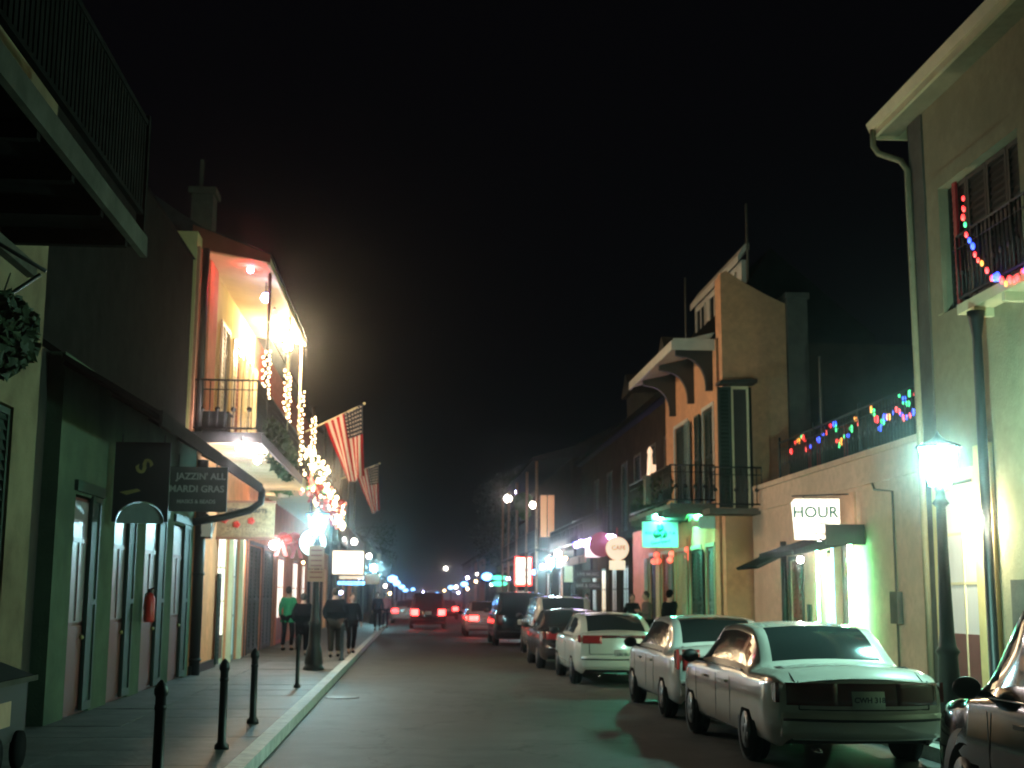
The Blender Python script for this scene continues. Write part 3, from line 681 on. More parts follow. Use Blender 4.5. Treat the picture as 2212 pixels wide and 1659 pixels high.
# ================================================================== street lamps
def street_lamp(x,y,label,mk,h=3.4,signs=False,detail=True,grp='street lamps along both kerbs'):
    t=thing('street_lamp',label,'street lamp',(x,y,.13),0,grp)
    mb=MB(); mb.lathe([(.23,0),(.23,.06),(.19,.10),(.2,.16),(.17,.42),(.13,.55),(.11,.95),(.14,1.0),(.10,1.06),(.085,1.2),(.06,2.2),(.055,h-.62),(.1,h-.58),(.06,h-.52),(.05,h-.44),(.07,h-.38)],n=14)
    mb.build('post',M['iron'],t)
    a,c=.14,.25; z0,z1=h-.37,h+.08
    lan=MB(); n=6
    bq=[(a*math.cos(k*math.pi/3),a*math.sin(k*math.pi/3),z0) for k in range(6)]; tq=[(c*math.cos(k*math.pi/3),c*math.sin(k*math.pi/3),z1) for k in range(6)]
    lan.add(bq+tq,[(5,4,3,2,1,0),(6,7,8,9,10,11)]+[(i,(i+1)%6,(i+1)%6+6,i+6) for i in range(6)])
    lan.build('lantern_glass',M['shell_green' if mk=='lamp_green' else 'shell_blue'],t)
    MB().ball((0,0,h-.13),.13*(1.15 if y<100 else 2.7),14,10,(1,1,1.25 if y<100 else .9)).build('bulb',M[mk],t)  # far bulbs oversized, bloom put into their shape
    fr=MB()
    for k in range(6):
        fr.tube([(b_*1.04 if i<2 else b_) for i,b_ in enumerate(bq[k])] and [Vector(bq[k])*1, Vector(tq[k])*1],.009,4)
    fr.lathe([(.27,0),(.26,.02),(.09,.09),(.05,.12),(.02,.16),(0.005,.20)],(0,0,z1),12)
    fr.build('lantern_cap',M['iron'],t)
    if signs:
        for zz,hh_,ww_ in ((2.42,.5,.34),(2.02,.26,.38)):
            s_=MB().box(-ww_/2,ww_/2,-.10,-.085,zz-hh_/2,zz+hh_/2).build('parking_notice',M['sign_tan'],t)
            mk_=MB()
            for q in range(4 if hh_>.3 else 2): mk_.box(-ww_*.36,ww_*.36,-.106,-.101,zz+hh_*.3-q*.11-.02,zz+hh_*.3-q*.11+.012)
            mk_.build('marking',M['brown_shutter'],s_)
    return t
q=at(686,1150,28.9); street_lamp(q.x,28.9,'street lamp on the left with parking notices on its post','lamp_blue',3.28,True)
q=at(2027,980,14.8); street_lamp(q.x,14.8,'blazing greenish white street lamp on the right pavement','lamp_green',3.28)
far=[(807,1228,77,'second street lamp along the left kerb'),(848,1251,117,'third street lamp along the left kerb, first of the close row'),(857,1260,150,'fourth street lamp along the left kerb'),(868,1268,185,'fifth street lamp along the left kerb'),(876,1275,225,'sixth street lamp along the left kerb'),(892,1273,275,'last tiny street lamp along the left kerb'),
     (1189,1217,62,'street lamp on the right, just left of the menu boards'),(1052,1246,108,'third street lamp on the right, beside the green sign'),(1003,1262,160,'fourth street lamp on the right'),(974,1269,210,'fifth street lamp on the right'),(944,1281,330,'last tiny street lamp on the right')]
for px,py,Y,lab in far:
    q=at(px,py,Y); t=street_lamp(q.x,Y,lab,'lamp_blue' if Y<100 else 'lamp_far',3.3)
    zc=q.z-.13
    t.scale=(1.25 if Y>100 else 1,)*2+(zc/3.15,)
# ================================================================== bollards
bd=None
for i,(px,py,Y,lab) in enumerate([(345,1562,10.6,'nearest black bollard on the left pavement'),(483,1500,14.1,'black bollard second from the camera'),(549,1470,16.9,'black bollard third from the camera'),(643,1440,23.3,'thin black bollard in front of the man in the long coat'),(739,1385,33.0,'farthest black bollard, beside the walking man')]):
    q=at(px,py,Y)
    if bd is None:
        bd=thing('bollard',lab,'bollard',(q.x,Y,.13),0,'bollards along the left kerb')
        MB().lathe([(.075,0),(.075,.05),(.045,.08),(.042,.80),(.055,.82),(.055,.86),(.035,.90),(.01,.93)],n=12).build('post',M['iron'],bd)
        MB().lathe([(.047,.7),(.047,.74)],n=12).build('collar',M['blackplastic'],bd); o=bd
    else:
        o=copy_tree(bd); o.location=(q.x,Y,.13); o['label']=lab
    if i==3: o.scale=(.8,.8,1)
# ================================================================== RIGHT: near cream house
b=thing('cream_house','tall cream stucco house with wide eaves, nearest on the right','house',(0,0,0))
mb=MB(); wall_mb(mb,1,WR,4,20.85,0.12,5.9,[(18.95,20.35,.12,3.55),(13.0,14.6,.12,3.4)]); mb.build('lower_wall',M['cream_wall'],b)
mb=MB(); wall_mb(mb,1,WR,4,20.85,5.9,9.85,[(16.9,19.7,6.25,8.3),(12.0,14.0,6.15,8.3)]); mb.box(WR+.35,14,20.5,20.85,.12,9.85); mb.build('upper_wall',M['cream_wall'],b)
MB().box(WR-.03,WR+.0,20.3,20.88,.12,9.8).build('corner_board',M['grey_wall'],b)
frame_mb(1,WR,16.9,19.7,6.25,8.3,.25,.04).build('window_surround',M['cream_wall'],b)
shutter_door(b,1,WR,16.9,19.7,6.25,8.3,M['dark_wood'],rec=.12,leaves=4,frame=False)
MB().box(WR+.07,WR+.11,19.3,19.42,6.25,8.3).build('red_stripe',M['ribbon'],b)
# eaves
MB().box(8.02,WR+.02,4,21.4,9.82,9.87).build('soffit',M['cream_wall'],b)
MB().box(7.96,8.02,4,21.45,9.78,10.02).box(7.96,WR+.3,21.4,21.46,9.76,10.0).build('fascia',M['cream_trim'],b)
mb=MB(); mb.prism([(7.92,9.9),(7.86,10.05),(7.96,10.05),(7.96,9.9)],'y',4,21.5); mb.build('gutter',M['cream_trim'],b)
MB().prism([(7.9,10.06),(14,13.2),(14,9.9),(7.9,10.03)],'y',4,21.4).build('roof',M['roof'],b)
MB().tube([(7.93,21.35,9.9),(7.93,21.35,9.6),(8.0,21.3,9.45),(8.28,21.0,9.22),(8.33,20.85,9.0),(8.33,20.8,.2)],.055,8).build('downspout',M['cream_wall'],b)
# balcony
mb=MB(); mb.box(8.08,WR,4,18.55,5.95,6.10); 
for i in range(14): mb.box(8.10,WR,5+i*1.0,5.1+i*1.0,5.82,5.95)
mb.build('balcony_floor',M['cream_trim'],b)
railing_mb((8.11,4.2),(8.11,18.5),6.10,1.05,.13).build('balcony_railing',M['iron'],b)
railing_mb((8.11,18.5),(8.38,18.5),6.10,1.05,.13).build('end_railing',M['iron'],b)
q=at(2112,760,17.9)
MB().lathe([(.12,0),(.12,.3),(.075,.36),(.07,5.35),(.11,5.6),(.13,5.72)],(q.x,17.9,.14),12).build('balcony_post',M['iron'],b)
glazed(b,1,WR,18.95,20.35,.14,3.5,M['pane_dim'],M['cream_trim'],nx=2,nz=3,low=1.2)
frame_mb(1,WR,18.95,20.35,.14,3.55,.16,.05).build('door_surround',M['yellow_wall'],b)
MB().box(WR-.06,WR,18.3,18.85,.14,4.0).build('yellow_pilaster',M['yellow_wall'],b)
MB().box(WR-.03,WR,17.0,17.9,1.0,2.0).build('grey_panel',M['grey_wall'],b)  # plain grey panel on the wall
q=at(2104,1131,18.55)
ball_lamp('wall_lamp','round white lamp glowing beside the cream house doorway',q,'door_lamp',.085,.05)
MB().tube([(q.x,q.y,q.z+.12),(WR,q.y,q.z+.2)],.015,5).build('bracket',M['iron'],b)
def fairy_rail(label,pts,keys,r,seed,grp='coloured fairy lights on the right side',dens=9,drop=.0,sags=True):
    rd=random.Random(seed); t=thing('string_lights',label,'string lights',pts[0],0,grp); o=Vector(pts[0]); path=[]
    for a,c in zip(pts,pts[1:]):
        a=Vector(a);c=Vector(c); n=max(3,int((c-a).length*dens))
        for i in range(n):
            u=i/n; p=a.lerp(c,u)-o; p.z-= (4*u*(1-u))*drop; path.append(p)
    MB().tube(path,.008,4).build('wire',M['iron'],t)
    for p in path[:98]:
        k=rd.choice(keys); bulb(t,p+Vector((-.03,rd.uniform(-.03,.03),rd.uniform(-.07,.05))),k,r*rd.uniform(.7,1.35),(1,1,1.7))
    return t
K4=['b_red','b_red','b_blue','b_green','b_orange','b_blue','b_red']
fairy_rail('coloured bulbs in a deep swag on the cream house balcony',[atx(px_,py_,8.03) for px_,py_ in ((2085,432),(2083,470),(2098,520),(2118,558),(2145,592),(2170,610),(2196,600),(2220,575),(2260,500))],K4,.032,31,dens=6)
# ================================================================== RIGHT: one storey shop
b=thing('low_shop','one storey stucco shop with a roof terrace behind its parapet','shop',(0,0,0))
mb=MB(); wall_mb(mb,1,WR,20.9,32.0,.12,4.35,[(24.55,25.75,.12,2.95),(27.9,28.8,.12,2.6)]); mb.box(WR+.35,14,20.9,32.0,4.0,4.1); mb.build('wall',M['buff_wall'],b)
MB().box(WR-.06,WR+.38,20.9,32.0,4.35,4.46).build('parapet_cap',M['buff_wall'],b)
MB().box(WR-.05,WR,20.95,32.0,3.83,3.91).box(WR-.03,WR,20.95,32.0,3.91,3.97).build('cornice',M['buff_wall'],b)
MB().box(WR-.04,WR,24.3,26.9,3.05,3.75).build('wall_panel',M['peach_wall'],b)
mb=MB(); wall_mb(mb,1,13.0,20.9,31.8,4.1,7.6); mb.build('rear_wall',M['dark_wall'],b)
d=MB().box(WR+.16,WR+.2,24.55,25.75,.14,2.93).build('door',M['teal_shutter'],b)
mb=MB(); rd=random.Random(4)
for i in range(46):
    y=rd.uniform(24.75,25.55); z=rd.uniform(.5,2.7); mb.ball((WR+.15,y,z),.05,6,4,(.3,1,1.4))
mb.build('door_beads',M['gold'],d)
MB().box(WR-.02,WR+.1,25.77,25.83,.3,2.9).build('blue_light_strip',M['strip_blue'],b)
MB().box(WR-.16,WR-.13,24.37,24.42,.3,2.75).build('white_light_strip',M['strip_white'],b)
MB().box(WR-.22,WR-.19,26.15,26.19,.4,2.75).build('green_light_strip',M['strip_green'],b)
MB().box(WR-.26,WR-.23,23.95,23.99,.4,2.8).build('green_light_strip',M['strip_green'],b)
shutter_door(b,1,WR,27.9,28.8,.14,2.55,M['brown_shutter'],M['dark_wood'])
q=at(1708,1300,28.9)
MB().tube([(WR-.07,29.1,.14),(WR-.07,29.1,3.0)],.07,8).build('downspout',M['iron'],b)
MB().box(WR-.05,WR,27.3,27.5,1.1,1.6).build('meter_box',M['iron'],b)
# canopy over the door
MB().prism([(7.05,2.52),(WR,2.78),(WR,3.05),(7.05,2.62)],'y',23.9,26.4).build('canopy',M['awning'],b)
mb=MB(); mb.box(WR-.75,WR,23.86,23.9,2.72,3.1); mb.build('canopy_end',M['iron'],b)
MB().prism([(7.35,2.35),(WR,2.85),(WR,2.92),(7.3,2.40)],'y',27.6,29.4).build('side_awning',M['awning'],b)
railing_mb((WR+.2,21.5),(WR+.2,30.2),4.42,.95,.16).build('terrace_railing',M['iron'],b)
mb=MB()
for y in (21.6,24.5,27.4,30.1): mb.tube([(WR+.2,y,4.4),(WR+.2,y,5.5)],.03,6)
mb.build('terrace_post',M['iron'],b)
q=at(1776,915,28.6)
MB().tube([(q.x,28.6,4.1),(q.x,28.6,at(1776,770,28.6).z)],.04,6).build('vent_pipe',M['grey_wall'],b)
# lit sign
cx,cz,ww,hh=panel_pts(1712,1812,1078,1166,24.3)
p=thing('box_sign','big white lit sign with teal letters above the low shop door','sign',(cx,24.3,cz),R(-7))
mb=MB(); mb.prism([(-ww/2+.0,hh/2-.06),(-ww/2+.05,hh/2),(ww/2,hh/2),(ww/2,-hh/2),(-ww/2+.05,-hh/2)],'y',-.1,.1); mb.build('face',M['sign_lit'],p)
text_obj('HOUR',.30,'lettering',M['txt_teal'],p,(-.02,-.106,.12),FACE,.004); text_obj('and',.10,'lettering',M['txt_teal'],p,(.13,-.106,-.08),FACE,.004)
text_obj('711 ST PETER',.085,'lettering',M['txt_brown'],p,(-.08,-.106,-.29),FACE,.004)
MB().tube([(-ww/2,0,hh/2+.06),(ww/2+.2,0,hh/2+.1)],.015,5).tube([(-ww/4,0,hh/2),(-ww/4,0,hh/2+.08)],.012,4).build('bracket',M['iron'],p)
ball_lamp('sign_lamp','small hot lamp shining on the teal lettered sign from below',at(1772,1172,24.0),'bulb_white_hot',.035,.02)
ball_lamp('canopy_lamp','blue white lamp under the canopy left of the green lit door',at(1729,1209,26.2),'bulb_white_hot',.065,.06)
ball_lamp('canopy_lamp','small curved golden lamp under the canopy end',at(1790,1200,25.6),'pane_warm',.06,.06)
fairy_rail('coloured bulbs looped along the roof terrace railing',[at(1713,970,29.2),at(1735,935,28.6),at(1745,965,28.2),at(1772,945,27.6),at(1805,915,26.8),at(1815,962,26.5),at(1835,940,26.0),at(1858,890,25.4),at(1862,925,25.3)],K4,.036,32,dens=5)
fairy_rail('coloured bulbs zigzagging along the terrace end nearest the street lamp',[at(1884,880,24.8),at(1905,925,24.3),at(1915,905,24.1),at(1940,878,23.5),at(1955,900,23.2),at(1975,885,22.8),at(1946,855,23.3),at(1992,850,22.4),at(2011,868,22.0)],K4,.036,33,dens=5)
for px,py in ((1748,1000),(1768,985),(1828,960)):
    Y={1748:28.3,1768:27.8,1828:26.4}[px]; p=at(px,py,Y)
    t=thing('hanging_ribbon',{1748:'dark red ribbon hanging over the parapet, farthest of the three',1768:'dark red ribbon in the middle of the parapet',1828:'dark red ribbon hanging over the parapet, nearest of the three'}[px],'ribbon',p,0,'red ribbons on the terrace parapet')
    MB().prism([(-.04,.35),(.04,.35),(.05,-.4),(0,-.33),(-.05,-.4)],'y',-.008,.008).build('tail',M['ribbon'],t); MB().ball((0,0,.38),.07,8,6,(1.6,.5,.7)).build('knot',M['ribbon'],t)
# ================================================================== RIGHT: orange house
OX=7.72
b=thing('orange_house','tall orange stucco house with bracketed eaves, balcony and dormer','house',(0,0,0))
mb=MB(); ogr=[(33.3,34.2,.12,3.1),(34.9,36.3,.12,3.1),(37.0,38.4,.12,3.1),(39.1,40.5,.12,3.1),(41.2,42.6,.12,3.1)]
wall_mb(mb,1,OX,32.7,46,.12,4.0,ogr)
our=[(33.15,34.35,4.2,6.7),(36.4,38.2,4.2,6.7)]
wall_mb(mb,1,OX,32.7,39.6,4.0,8.4,our)
A=at(1700,650,32.7)
mb.prism([(OX+.0,.12),(9.4,.12),(9.4,9.22),(8.9,9.45),(8.3,9.78),(OX+.15,10.06),(OX,10.0)],'y',32.05,32.4); mb.prism([(OX,8.4),(9.3,8.4),(9.3,9.2),(OX+.2,10.0),(OX,9.95)],'y',32.4,32.698)
mb.build('wall',M['orange_wall'],b)
MB().box(9.42,14,32.0,32.4,4.0,8.2).build('rear_wing',M['umber_wall'],b)
MB().box(9.42,9.95,31.95,33.0,4.0,9.35).box(9.38,10.0,31.9,33.1,9.35,9.5).build('chimney',M['grey_wall'],b)
MB().prism([(OX-.1,8.42),(9.25,10.9),(12,8.6),(12,4.2),(OX+.4,4.2),(OX+.4,8.4)],'y',32.75,39.6).build('roof',M['dark_wall'],b)
# front eave with brackets
ex=at(1453,727,32.9).x
MB().prism([(ex,8.18),(ex,8.32),(OX+.05,8.62),(OX+.05,8.5)],'y',32.9,39.6).build('eave',M['white_trim'],b)
MB().box(ex-.05,ex,32.85,39.65,8.12,8.36).box(ex,OX,32.83,32.9,8.12,8.42).build('eave_fascia',M['white_trim'],b)
for y in (33.1,35.4,38.0):
    pr=[(OX,8.35),(ex+.2,8.2),(ex+.2,8.05)]
    for i in range(9):
        a=math.pi/2*i/8; pr.append((OX-.22-(OX-.22-ex-.35)*math.cos(a)**1.0 if i else ex+.35,7.0+1.0*(1-math.sin(a)) if False else 8.0-1.15*math.sin(a)**1.4))
    pr=[(OX,8.40),(ex+.12,8.16),(ex+.12,8.02),(ex+.3,7.98)]+[(ex+.3+(OX-.18-ex-.3)*math.sin(math.pi/2*i/8),7.98-0.75*(1-math.cos(math.pi/2*i/8))) for i in range(1,9)]+[(OX-.18,7.1),(OX,7.1)]
    MB().prism(pr,'y',y,y+.16).build('eave_bracket',M['dark_wood'],b)
shutter_door(b,1,OX,33.15,34.35,4.2,6.7,M['green_shutter'],M['white_trim'])
shutter_door(b,1,OX,36.4,38.2,4.2,6.7,M['green_shutter'],M['white_trim'])
leaf_mb(1,OX-.12,34.4,35.0,4.25,6.65).build('folded_shutter',M['green_shutter'],b)
leaf_mb(1,OX-.12,35.75,36.35,4.25,6.65).build('folded_shutter',M['teal_shutter'],b)
cols=['teal_shutter','green_shutter','pale_green_trim','brown_shutter','green_shutter']
for i,(a,c) in enumerate([o[:2] for o in ogr]): 
    shutter_door(b,1,OX,a,c,.14,3.05,M[cols[i]],M['pale_green_trim'])
for i,y in enumerate((34.35,36.45,38.55,40.65,42.75)): leaf_mb(1,OX-.1,y,y+.45,.2,3.0).build('folded_shutter',M[['green_shutter','pale_green_trim','teal_shutter','cream_trim','pale_green_trim'][i]],b)
# front balcony
bx=6.52
mb=MB(); mb.box(bx,OX,33.0,39.5,4.0,4.12)
for i in range(8): mb.box(bx+.02,OX,33.2+i*.85,33.3+i*.85,3.86,4.0)
mb.build('balcony_floor',M['grey_wall'],b)
railing_mb((bx+.03,33.05),(bx+.03,39.45),4.12,1.0,.12).build('balcony_railing',M['iron'],b)
railing_mb((bx+.03,33.05),(OX-.02,33.05),4.12,1.0,.12).build('end_railing',M['iron'],b)
foliage_mb((bx+.1,36.2,4.6),(.12,3.1,.55),900,.16,1,41).build('railing_ivy',M['leaf'],b)
# side door with small balcony on the wall facing the camera
s0=at(1548,828,32.0); s1=at(1628,1102,32.0)
mb=MB(); z0=s1.z+.05; z1=s0.z
xa,xb=at(1583,900,32.0).x,at(1612,900,32.0).x
mb.box(xa,xb,31.98,32.04,z0,z1-.15); d=mb.build('side_door',M['dark_wood'],b)
MB().box(xa-.05,xa,31.92,32.04,z0,z1-.12).box(xb,xb+.05,31.92,32.04,z0,z1-.12).box(xa-.05,xb+.05,31.92,32.04,z1-.15,z1-.08).build('frame',M['cream_trim'],d)
def leaf_front(x0,x1,y,za,zb):
    mb=MB(); mb.box(x0,x0+.06,y,y+.05,za,zb); mb.box(x1-.06,x1,y,y+.05,za,zb); mb.box(x0+.06,x1-.06,y,y+.05,za,za+.1); mb.box(x0+.06,x1-.06,y,y+.05,zb-.07,zb); mb.box(x0+.06,x1-.06,y+.04,y+.048,za,zb)
    z=za+.12
    while z<zb-.1:
        mb.add([(x0+.06,y+.005,z),(x1-.06,y+.005,z),(x1-.06,y+.035,z+.07),(x0+.06,y+.035,z+.07)],[(0,1,2,3)]); z+=.1
    return mb
leaf_front(s0.x,xa-.06,31.90,z0,z1-.1).build('shutter',M['green_shutter'],d); leaf_front(xb+.06,s1.x-.02,31.90,z0,z1-.1).build('shutter',M['green_shutter'],d)
MB().prism([(s0.x-.02,z1-.07),(s1.x+.05,z1-.05),(s1.x+.05,z1+.06),(s0.x-.02,z1-.0)],'y',31.5,32.04).build('door_hood',M['dark_wood'],b)
MB().box(at(1518,1100,32).x,s1.x+.06,31.2,32.04,z0-.2,z0-.06).build('side_balcony',M['grey_wall'],b)
railing_mb((at(1520,1100,32).x,31.25),(s1.x+.02,31.25),z0-.06,1.0,.12).build('side_railing',M['iron'],b)
# dormer
D0,D1=33.1,38.9
dz0=0; dt=Vector((8.5,33.1,11.2)); dx=8.55
mb=MB(); mb.box(dx,dx+.18,D0,D1,9.2,dt.z-.55); mb.build('dormer_wall',M['white_trim'],b)
MB().prism([(dx-.12,dt.z-.45),(dx+.12,dt.z-.1),(dx+.2,dt.z-.12),(dx+.2,dt.z-.3),(dx+.12,dt.z-.28),(dx-.12,dt.z-.65)],'y',D0-.1,D1+.15).build('dormer_roof',M['white_trim'],b)
for y in (33.7,35.6,37.4):
    f=MB().box(dx-.03,dx,y,y+1.1,9.75,dt.z-.8).build('dormer_window',M['glass'],b)
    mbf=MB(); mbf.box(dx-.05,dx-.03,y+.52,y+.58,9.75,dt.z-.8); mbf.box(dx-.045,dx-.02,y-.06,y+1.16,9.68,9.76); mbf.box(dx-.045,dx-.02,y-.06,y+1.16,dt.z-.81,dt.z-.76); mbf.box(dx-.06,dx,y-.06,y,9.7,dt.z-.75); mbf.box(dx-.06,dx,y+1.1,y+1.16,9.7,dt.z-.75); mbf.build('frame',M['white_trim'],f)
q=at(1480,600,38.8); MB().tube([(q.x,38.8,8.5),(q.x,38.8,q.z)],.03,5).build('vent_pipe',M['grey_wall'],b)
q=at(1612,440,33.0); MB().tube([(q.x,33.0,9.0),(q.x,33.0,q.z)],.04,5).build('aerial',M['grey_wall'],b)
# statue-like lit candle on a pedestal
q=at(1405,1090,36.0); q2=at(1405,1028,36.0); q3=at(1405,965,36.0)
p=thing('candle_figure','tall pale glowing candle shaped ornament on a pedestal at the balcony','ornament',(q.x,36.0,q2.z))
hz=q3.z-q2.z
MB().lathe([(.10,0),(.085,.1),(.07,hz*.55),(.055,hz*.72),(.075,hz*.8),(.06,hz*.9),(.015,hz)],n=10).box(.05,.16,-.05,.05,.1,hz*.38).build('figure',M['fig_lit'],p)
MB().box(-.16,.16,-.16,.16,q.z-q2.z,-.06).box(-.2,.2,-.2,.2,-.06,0).build('pedestal',M['grey_wall'],p)
# teal sign + green lamp
cx,cz,ww,hh=panel_pts(1387,1465,1127,1183,36.0)
p=thing('hanging_sign','square teal sign with a clover lit by a green lamp above it','sign',(cx,36.0,cz))
MB().box(-ww/2,ww/2,-.035,.035,-hh/2,hh/2).build('board',M['teal_board'],p)
mb=MB()
for k in range(3):
    a=math.pi/2+k*2.094; mb.lathe([(.11,-.046),(.11,-.038)],(.11*math.cos(a),0,.11*math.sin(a)+.07),14,axis='y')
mb.prism([(-.02,.05),(.02,.05),(.05,-.14),(.0,-.14)],'y',-.045,-.038); mb.build('clover',M['teal_dark'],p)
text_obj('IRISH',.12,'lettering',M['teal_dark'],p,(-.33,-.04,.04),FACE,.004,xs=.8); text_obj('PUB',.12,'lettering',M['teal_dark'],p,(.33,-.04,.04),FACE,.004,xs=.8)
text_obj('Courtyard',.13,'lettering',M['teal_dark'],p,(0.0,-.04,-.2),(math.pi/2,-.15,0),.004)
mb=MB(); mb.tube([(-ww/2,0,hh/2+.02),(ww/2+.3,0,hh/2+.02)],.02,5); mb.build('bracket',M['iron'],p)
ball_lamp('spot_lamp','hot green spot lamp on top of the teal sign',at(1425,1112,35.75),'bulb_green_hot',.12,.1)
ball_lamp('spot_lamp','small pale lamp right of the hot green one',at(1451,1096,35.0),'bulb_violet',.05,.1)
q=at(1506,1112,33.6)
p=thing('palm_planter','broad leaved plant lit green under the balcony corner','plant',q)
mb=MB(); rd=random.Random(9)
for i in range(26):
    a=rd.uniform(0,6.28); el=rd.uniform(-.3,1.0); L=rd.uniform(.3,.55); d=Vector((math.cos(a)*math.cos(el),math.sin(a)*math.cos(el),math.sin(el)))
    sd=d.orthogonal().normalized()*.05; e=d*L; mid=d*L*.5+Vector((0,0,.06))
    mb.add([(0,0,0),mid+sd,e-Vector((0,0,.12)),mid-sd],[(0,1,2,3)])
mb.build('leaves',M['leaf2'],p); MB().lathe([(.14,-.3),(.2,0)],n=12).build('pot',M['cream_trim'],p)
ball_lamp('spot_lamp','green lamp glowing inside the broad leaved plant',q+Vector((0,-.25,.12)),'bulb_green_hot',.06,.05)
p=thing('pale_banner','small pale green plaque mounted right of the lit plant','plaque',at(1529,1128,33.2))
MB().box(-.24,.24,-.03,.03,-.16,.16).build('panel',M['teal_board'],p); MB().tube([(-.1,0,.16),(-.1,0,.4)],.012,4).build('hanger',M['iron'],p)
for i,(pts,Y) in enumerate([([(1418,1199),(1412,1213),(1422,1212)],40.5),([(1451,1197),(1447,1210)],38.6),([(1485,1188),(1486,1203)],36.6)]):
    c=at(pts[0][0],pts[0][1],Y); t=thing('red_lantern',['cluster of three glowing red baubles hanging by the shutters','pair of glowing red baubles in the middle by the shutters','pair of glowing red baubles nearest the green lit plant'][i],'lantern',c,0,'red glowing baubles on the orange house')
    MB().tube([(0,0,.35),(0,0,-.2)],.01,4).build('wire',M['iron'],t)
    for k,(a,e) in enumerate(pts): 
        o=bulb(t,at(a,e,Y-.05*k)-c,'b_redlit',.10,(1,1,1),'bauble')
# ================================================================== RIGHT: dark gallery house with blazing garland
b=thing('dark_house','dark two storey house with dormers behind the blazing violet garland','house',(0,0,0))
HX=8.2
dgr=[(47,48.6,.12,3.0),(50,51.6,.12,3),(53,54.6,.12,3),(56,57.6,.12,3),(59,60.6,.12,3)]
mb=MB(); wall_mb(mb,1,HX,46.02,64,.12,3.6,dgr); wall_mb(mb,1,HX,39.62,64,3.95,8.2,[(41,42.2,4.3,6.9),(44,45.2,4.3,6.9),(47,48.2,4.3,6.9),(50,51.2,4.3,6.9),(54,55.2,4.3,6.9),(58,59.2,4.3,6.9)]); wall_mb(mb,1,HX,46.02,64,3.6,3.95)
mb.build('wall',M['umber_wall'],b)
for i,y in enumerate((41,44,47,50,54,58)): shutter_door(b,1,HX,y,y+1.2,4.3,6.9,M['green_shutter'],M['grey_wall'])
for i,(a,c,_,_) in enumerate(dgr): glazed(b,1,HX,a,c,.14,2.95,M[['pane_dim','pane_teal','pane_dim','pane_warm','pane_dim'][i]],M['dark_wood'],nx=2,nz=3)
MB().prism([(HX-.35,8.15),(HX-.35,8.28),(11.4,10.6),(14,8.2)],'y',39.7,64).build('roof',M['roof'],b)
MB().box(HX-.42,HX-.35,39.7,64,8.1,8.32).build('eave_fascia',M['dark_wall'],b)
for y in (44,52):
    f=MB(); f.box(HX+.6,HX+2.2,y,y+1.6,8.6,10.0); f.prism([(y-.2,10.0),(y+1.8,10.0),(y+.8,10.9)],'x',HX+.4,HX+2.4); f.build('dormer',M['grey_wall'],b)
mb=MB(); mb.box(6.6,HX,46,64,3.7,3.84); mb.build('gallery_floor',M['dark_wall'],b)
railing_mb((6.62,46),(6.62,64),3.84,1.0,.2).build('gallery_railing',M['iron'],b)
for y in (49,54,59,63.8): MB().tube([(6.64,y,.14),(6.64,y,3.7)],.05,8).build('gallery_post',M['peach_wall'] if y>55 else M['iron'],b)
MB().box(6.5,6.58,50,60,3.05,3.35).build('gallery_valance',M['sign_tan'],b)
def mass(name,label,px0,py0,Y0,px1,py1,Y1,thick,n,keys,r,seed):
    a=at(px0,py0,Y0); c=at(px1,py1,Y1); rd=random.Random(seed); t=thing(name,label,'string lights',a)
    pts=[]
    for i in range(n):
        u=(i+rd.random())/n; p=(c-a)*u; p=p+Vector((rd.uniform(-.1,.1),rd.uniform(-.1,.1),rd.uniform(-thick,thick)*(0.6+.4*u))); pts.append(p)
    MB().tube(pts,.006,3).build('wire',M['iron'],t)
    for i,p in enumerate(pts): bulb(t,p,rd.choice(keys) if i>8 else rd.choice(['b_blue','b_violet','b_blue','b_red']),r*rd.uniform(.7,1.3),(1,1,1))
    return t
mass('light_garland','blazing violet white garland over the menu boards',1240,1177,54,1330,1163,42.5,.14,98,['b_violet'],.065,51)
MB().tube([(WR-.03,22.3,.14),(WR-.03,22.3,3.6),(WR-.03,23.2,3.7),(WR-.03,23.3,3.83)],.02,6).build('conduit',M['grey_wall'],bpy.data.objects['low_shop'])
MB().box(WR-.1,WR,22.1,22.45,1.3,1.85).build('meter_box',M['grey_wall'],bpy.data.objects['low_shop'])
l=bpy.data.lights.new('garland_glow','POINT'); l.energy=40; l.color=(1,.85,.8); l.shadow_soft_size=.5
lo=bpy.data.objects.new('garland_glow',l); C.objects.link(lo); lo.location=at(1295,1150,45)+Vector((-.3,0,-.1))
l=bpy.data.lights.new('garland_glow','POINT'); l.energy=160; l.color=(1,.72,.42); l.shadow_soft_size=.6
lo=bpy.data.objects.new('garland_glow',l); C.objects.link(lo); lo.location=(EX+.3,40.5,5.3)
# round sign with hat
cx,cz,ww,hh=panel_pts(1308,1358,1158,1212,42.0)
p=thing('round_sign','glowing round cream sign with a lit box beneath it, right of the violet garland','sign',(cx,42.0,cz))
MB().lathe([(ww/2,-.07),(ww/2,.07)],(0,0,0),28,axis='y',smooth=False).build('face',M['sign_round'],p)
MB().box(-ww*.33,ww*.33,-.09,.09,-hh/2-.28,-hh/2+.02).build('lower_box',M['sign_round'],p)
text_obj('CAFE',.2,'lettering',M['txt_brown'],p,(.04,-.075,.02),FACE,.004)
MB().lathe([(ww/2+.02,-.05),(ww/2+.02,.05)],(0,0,0),28,axis='y').tube([(0,0,ww/2),(0,0,ww/2+.3)],.02,5).build('rim',M['red_paint'],p)
q=at(1299,1176,44)
p=thing('round_sign','dim red round sign half hidden behind the cream one','sign',q)
MB().lathe([(.42,-.05),(.42,.05)],(.0,0,0),28,axis='y',smooth=False).build('face',M['sign_redface'],p); MB().tube([(0,0,.42),(0,0,.6)],.02,5).build('hanger',M['iron'],p)
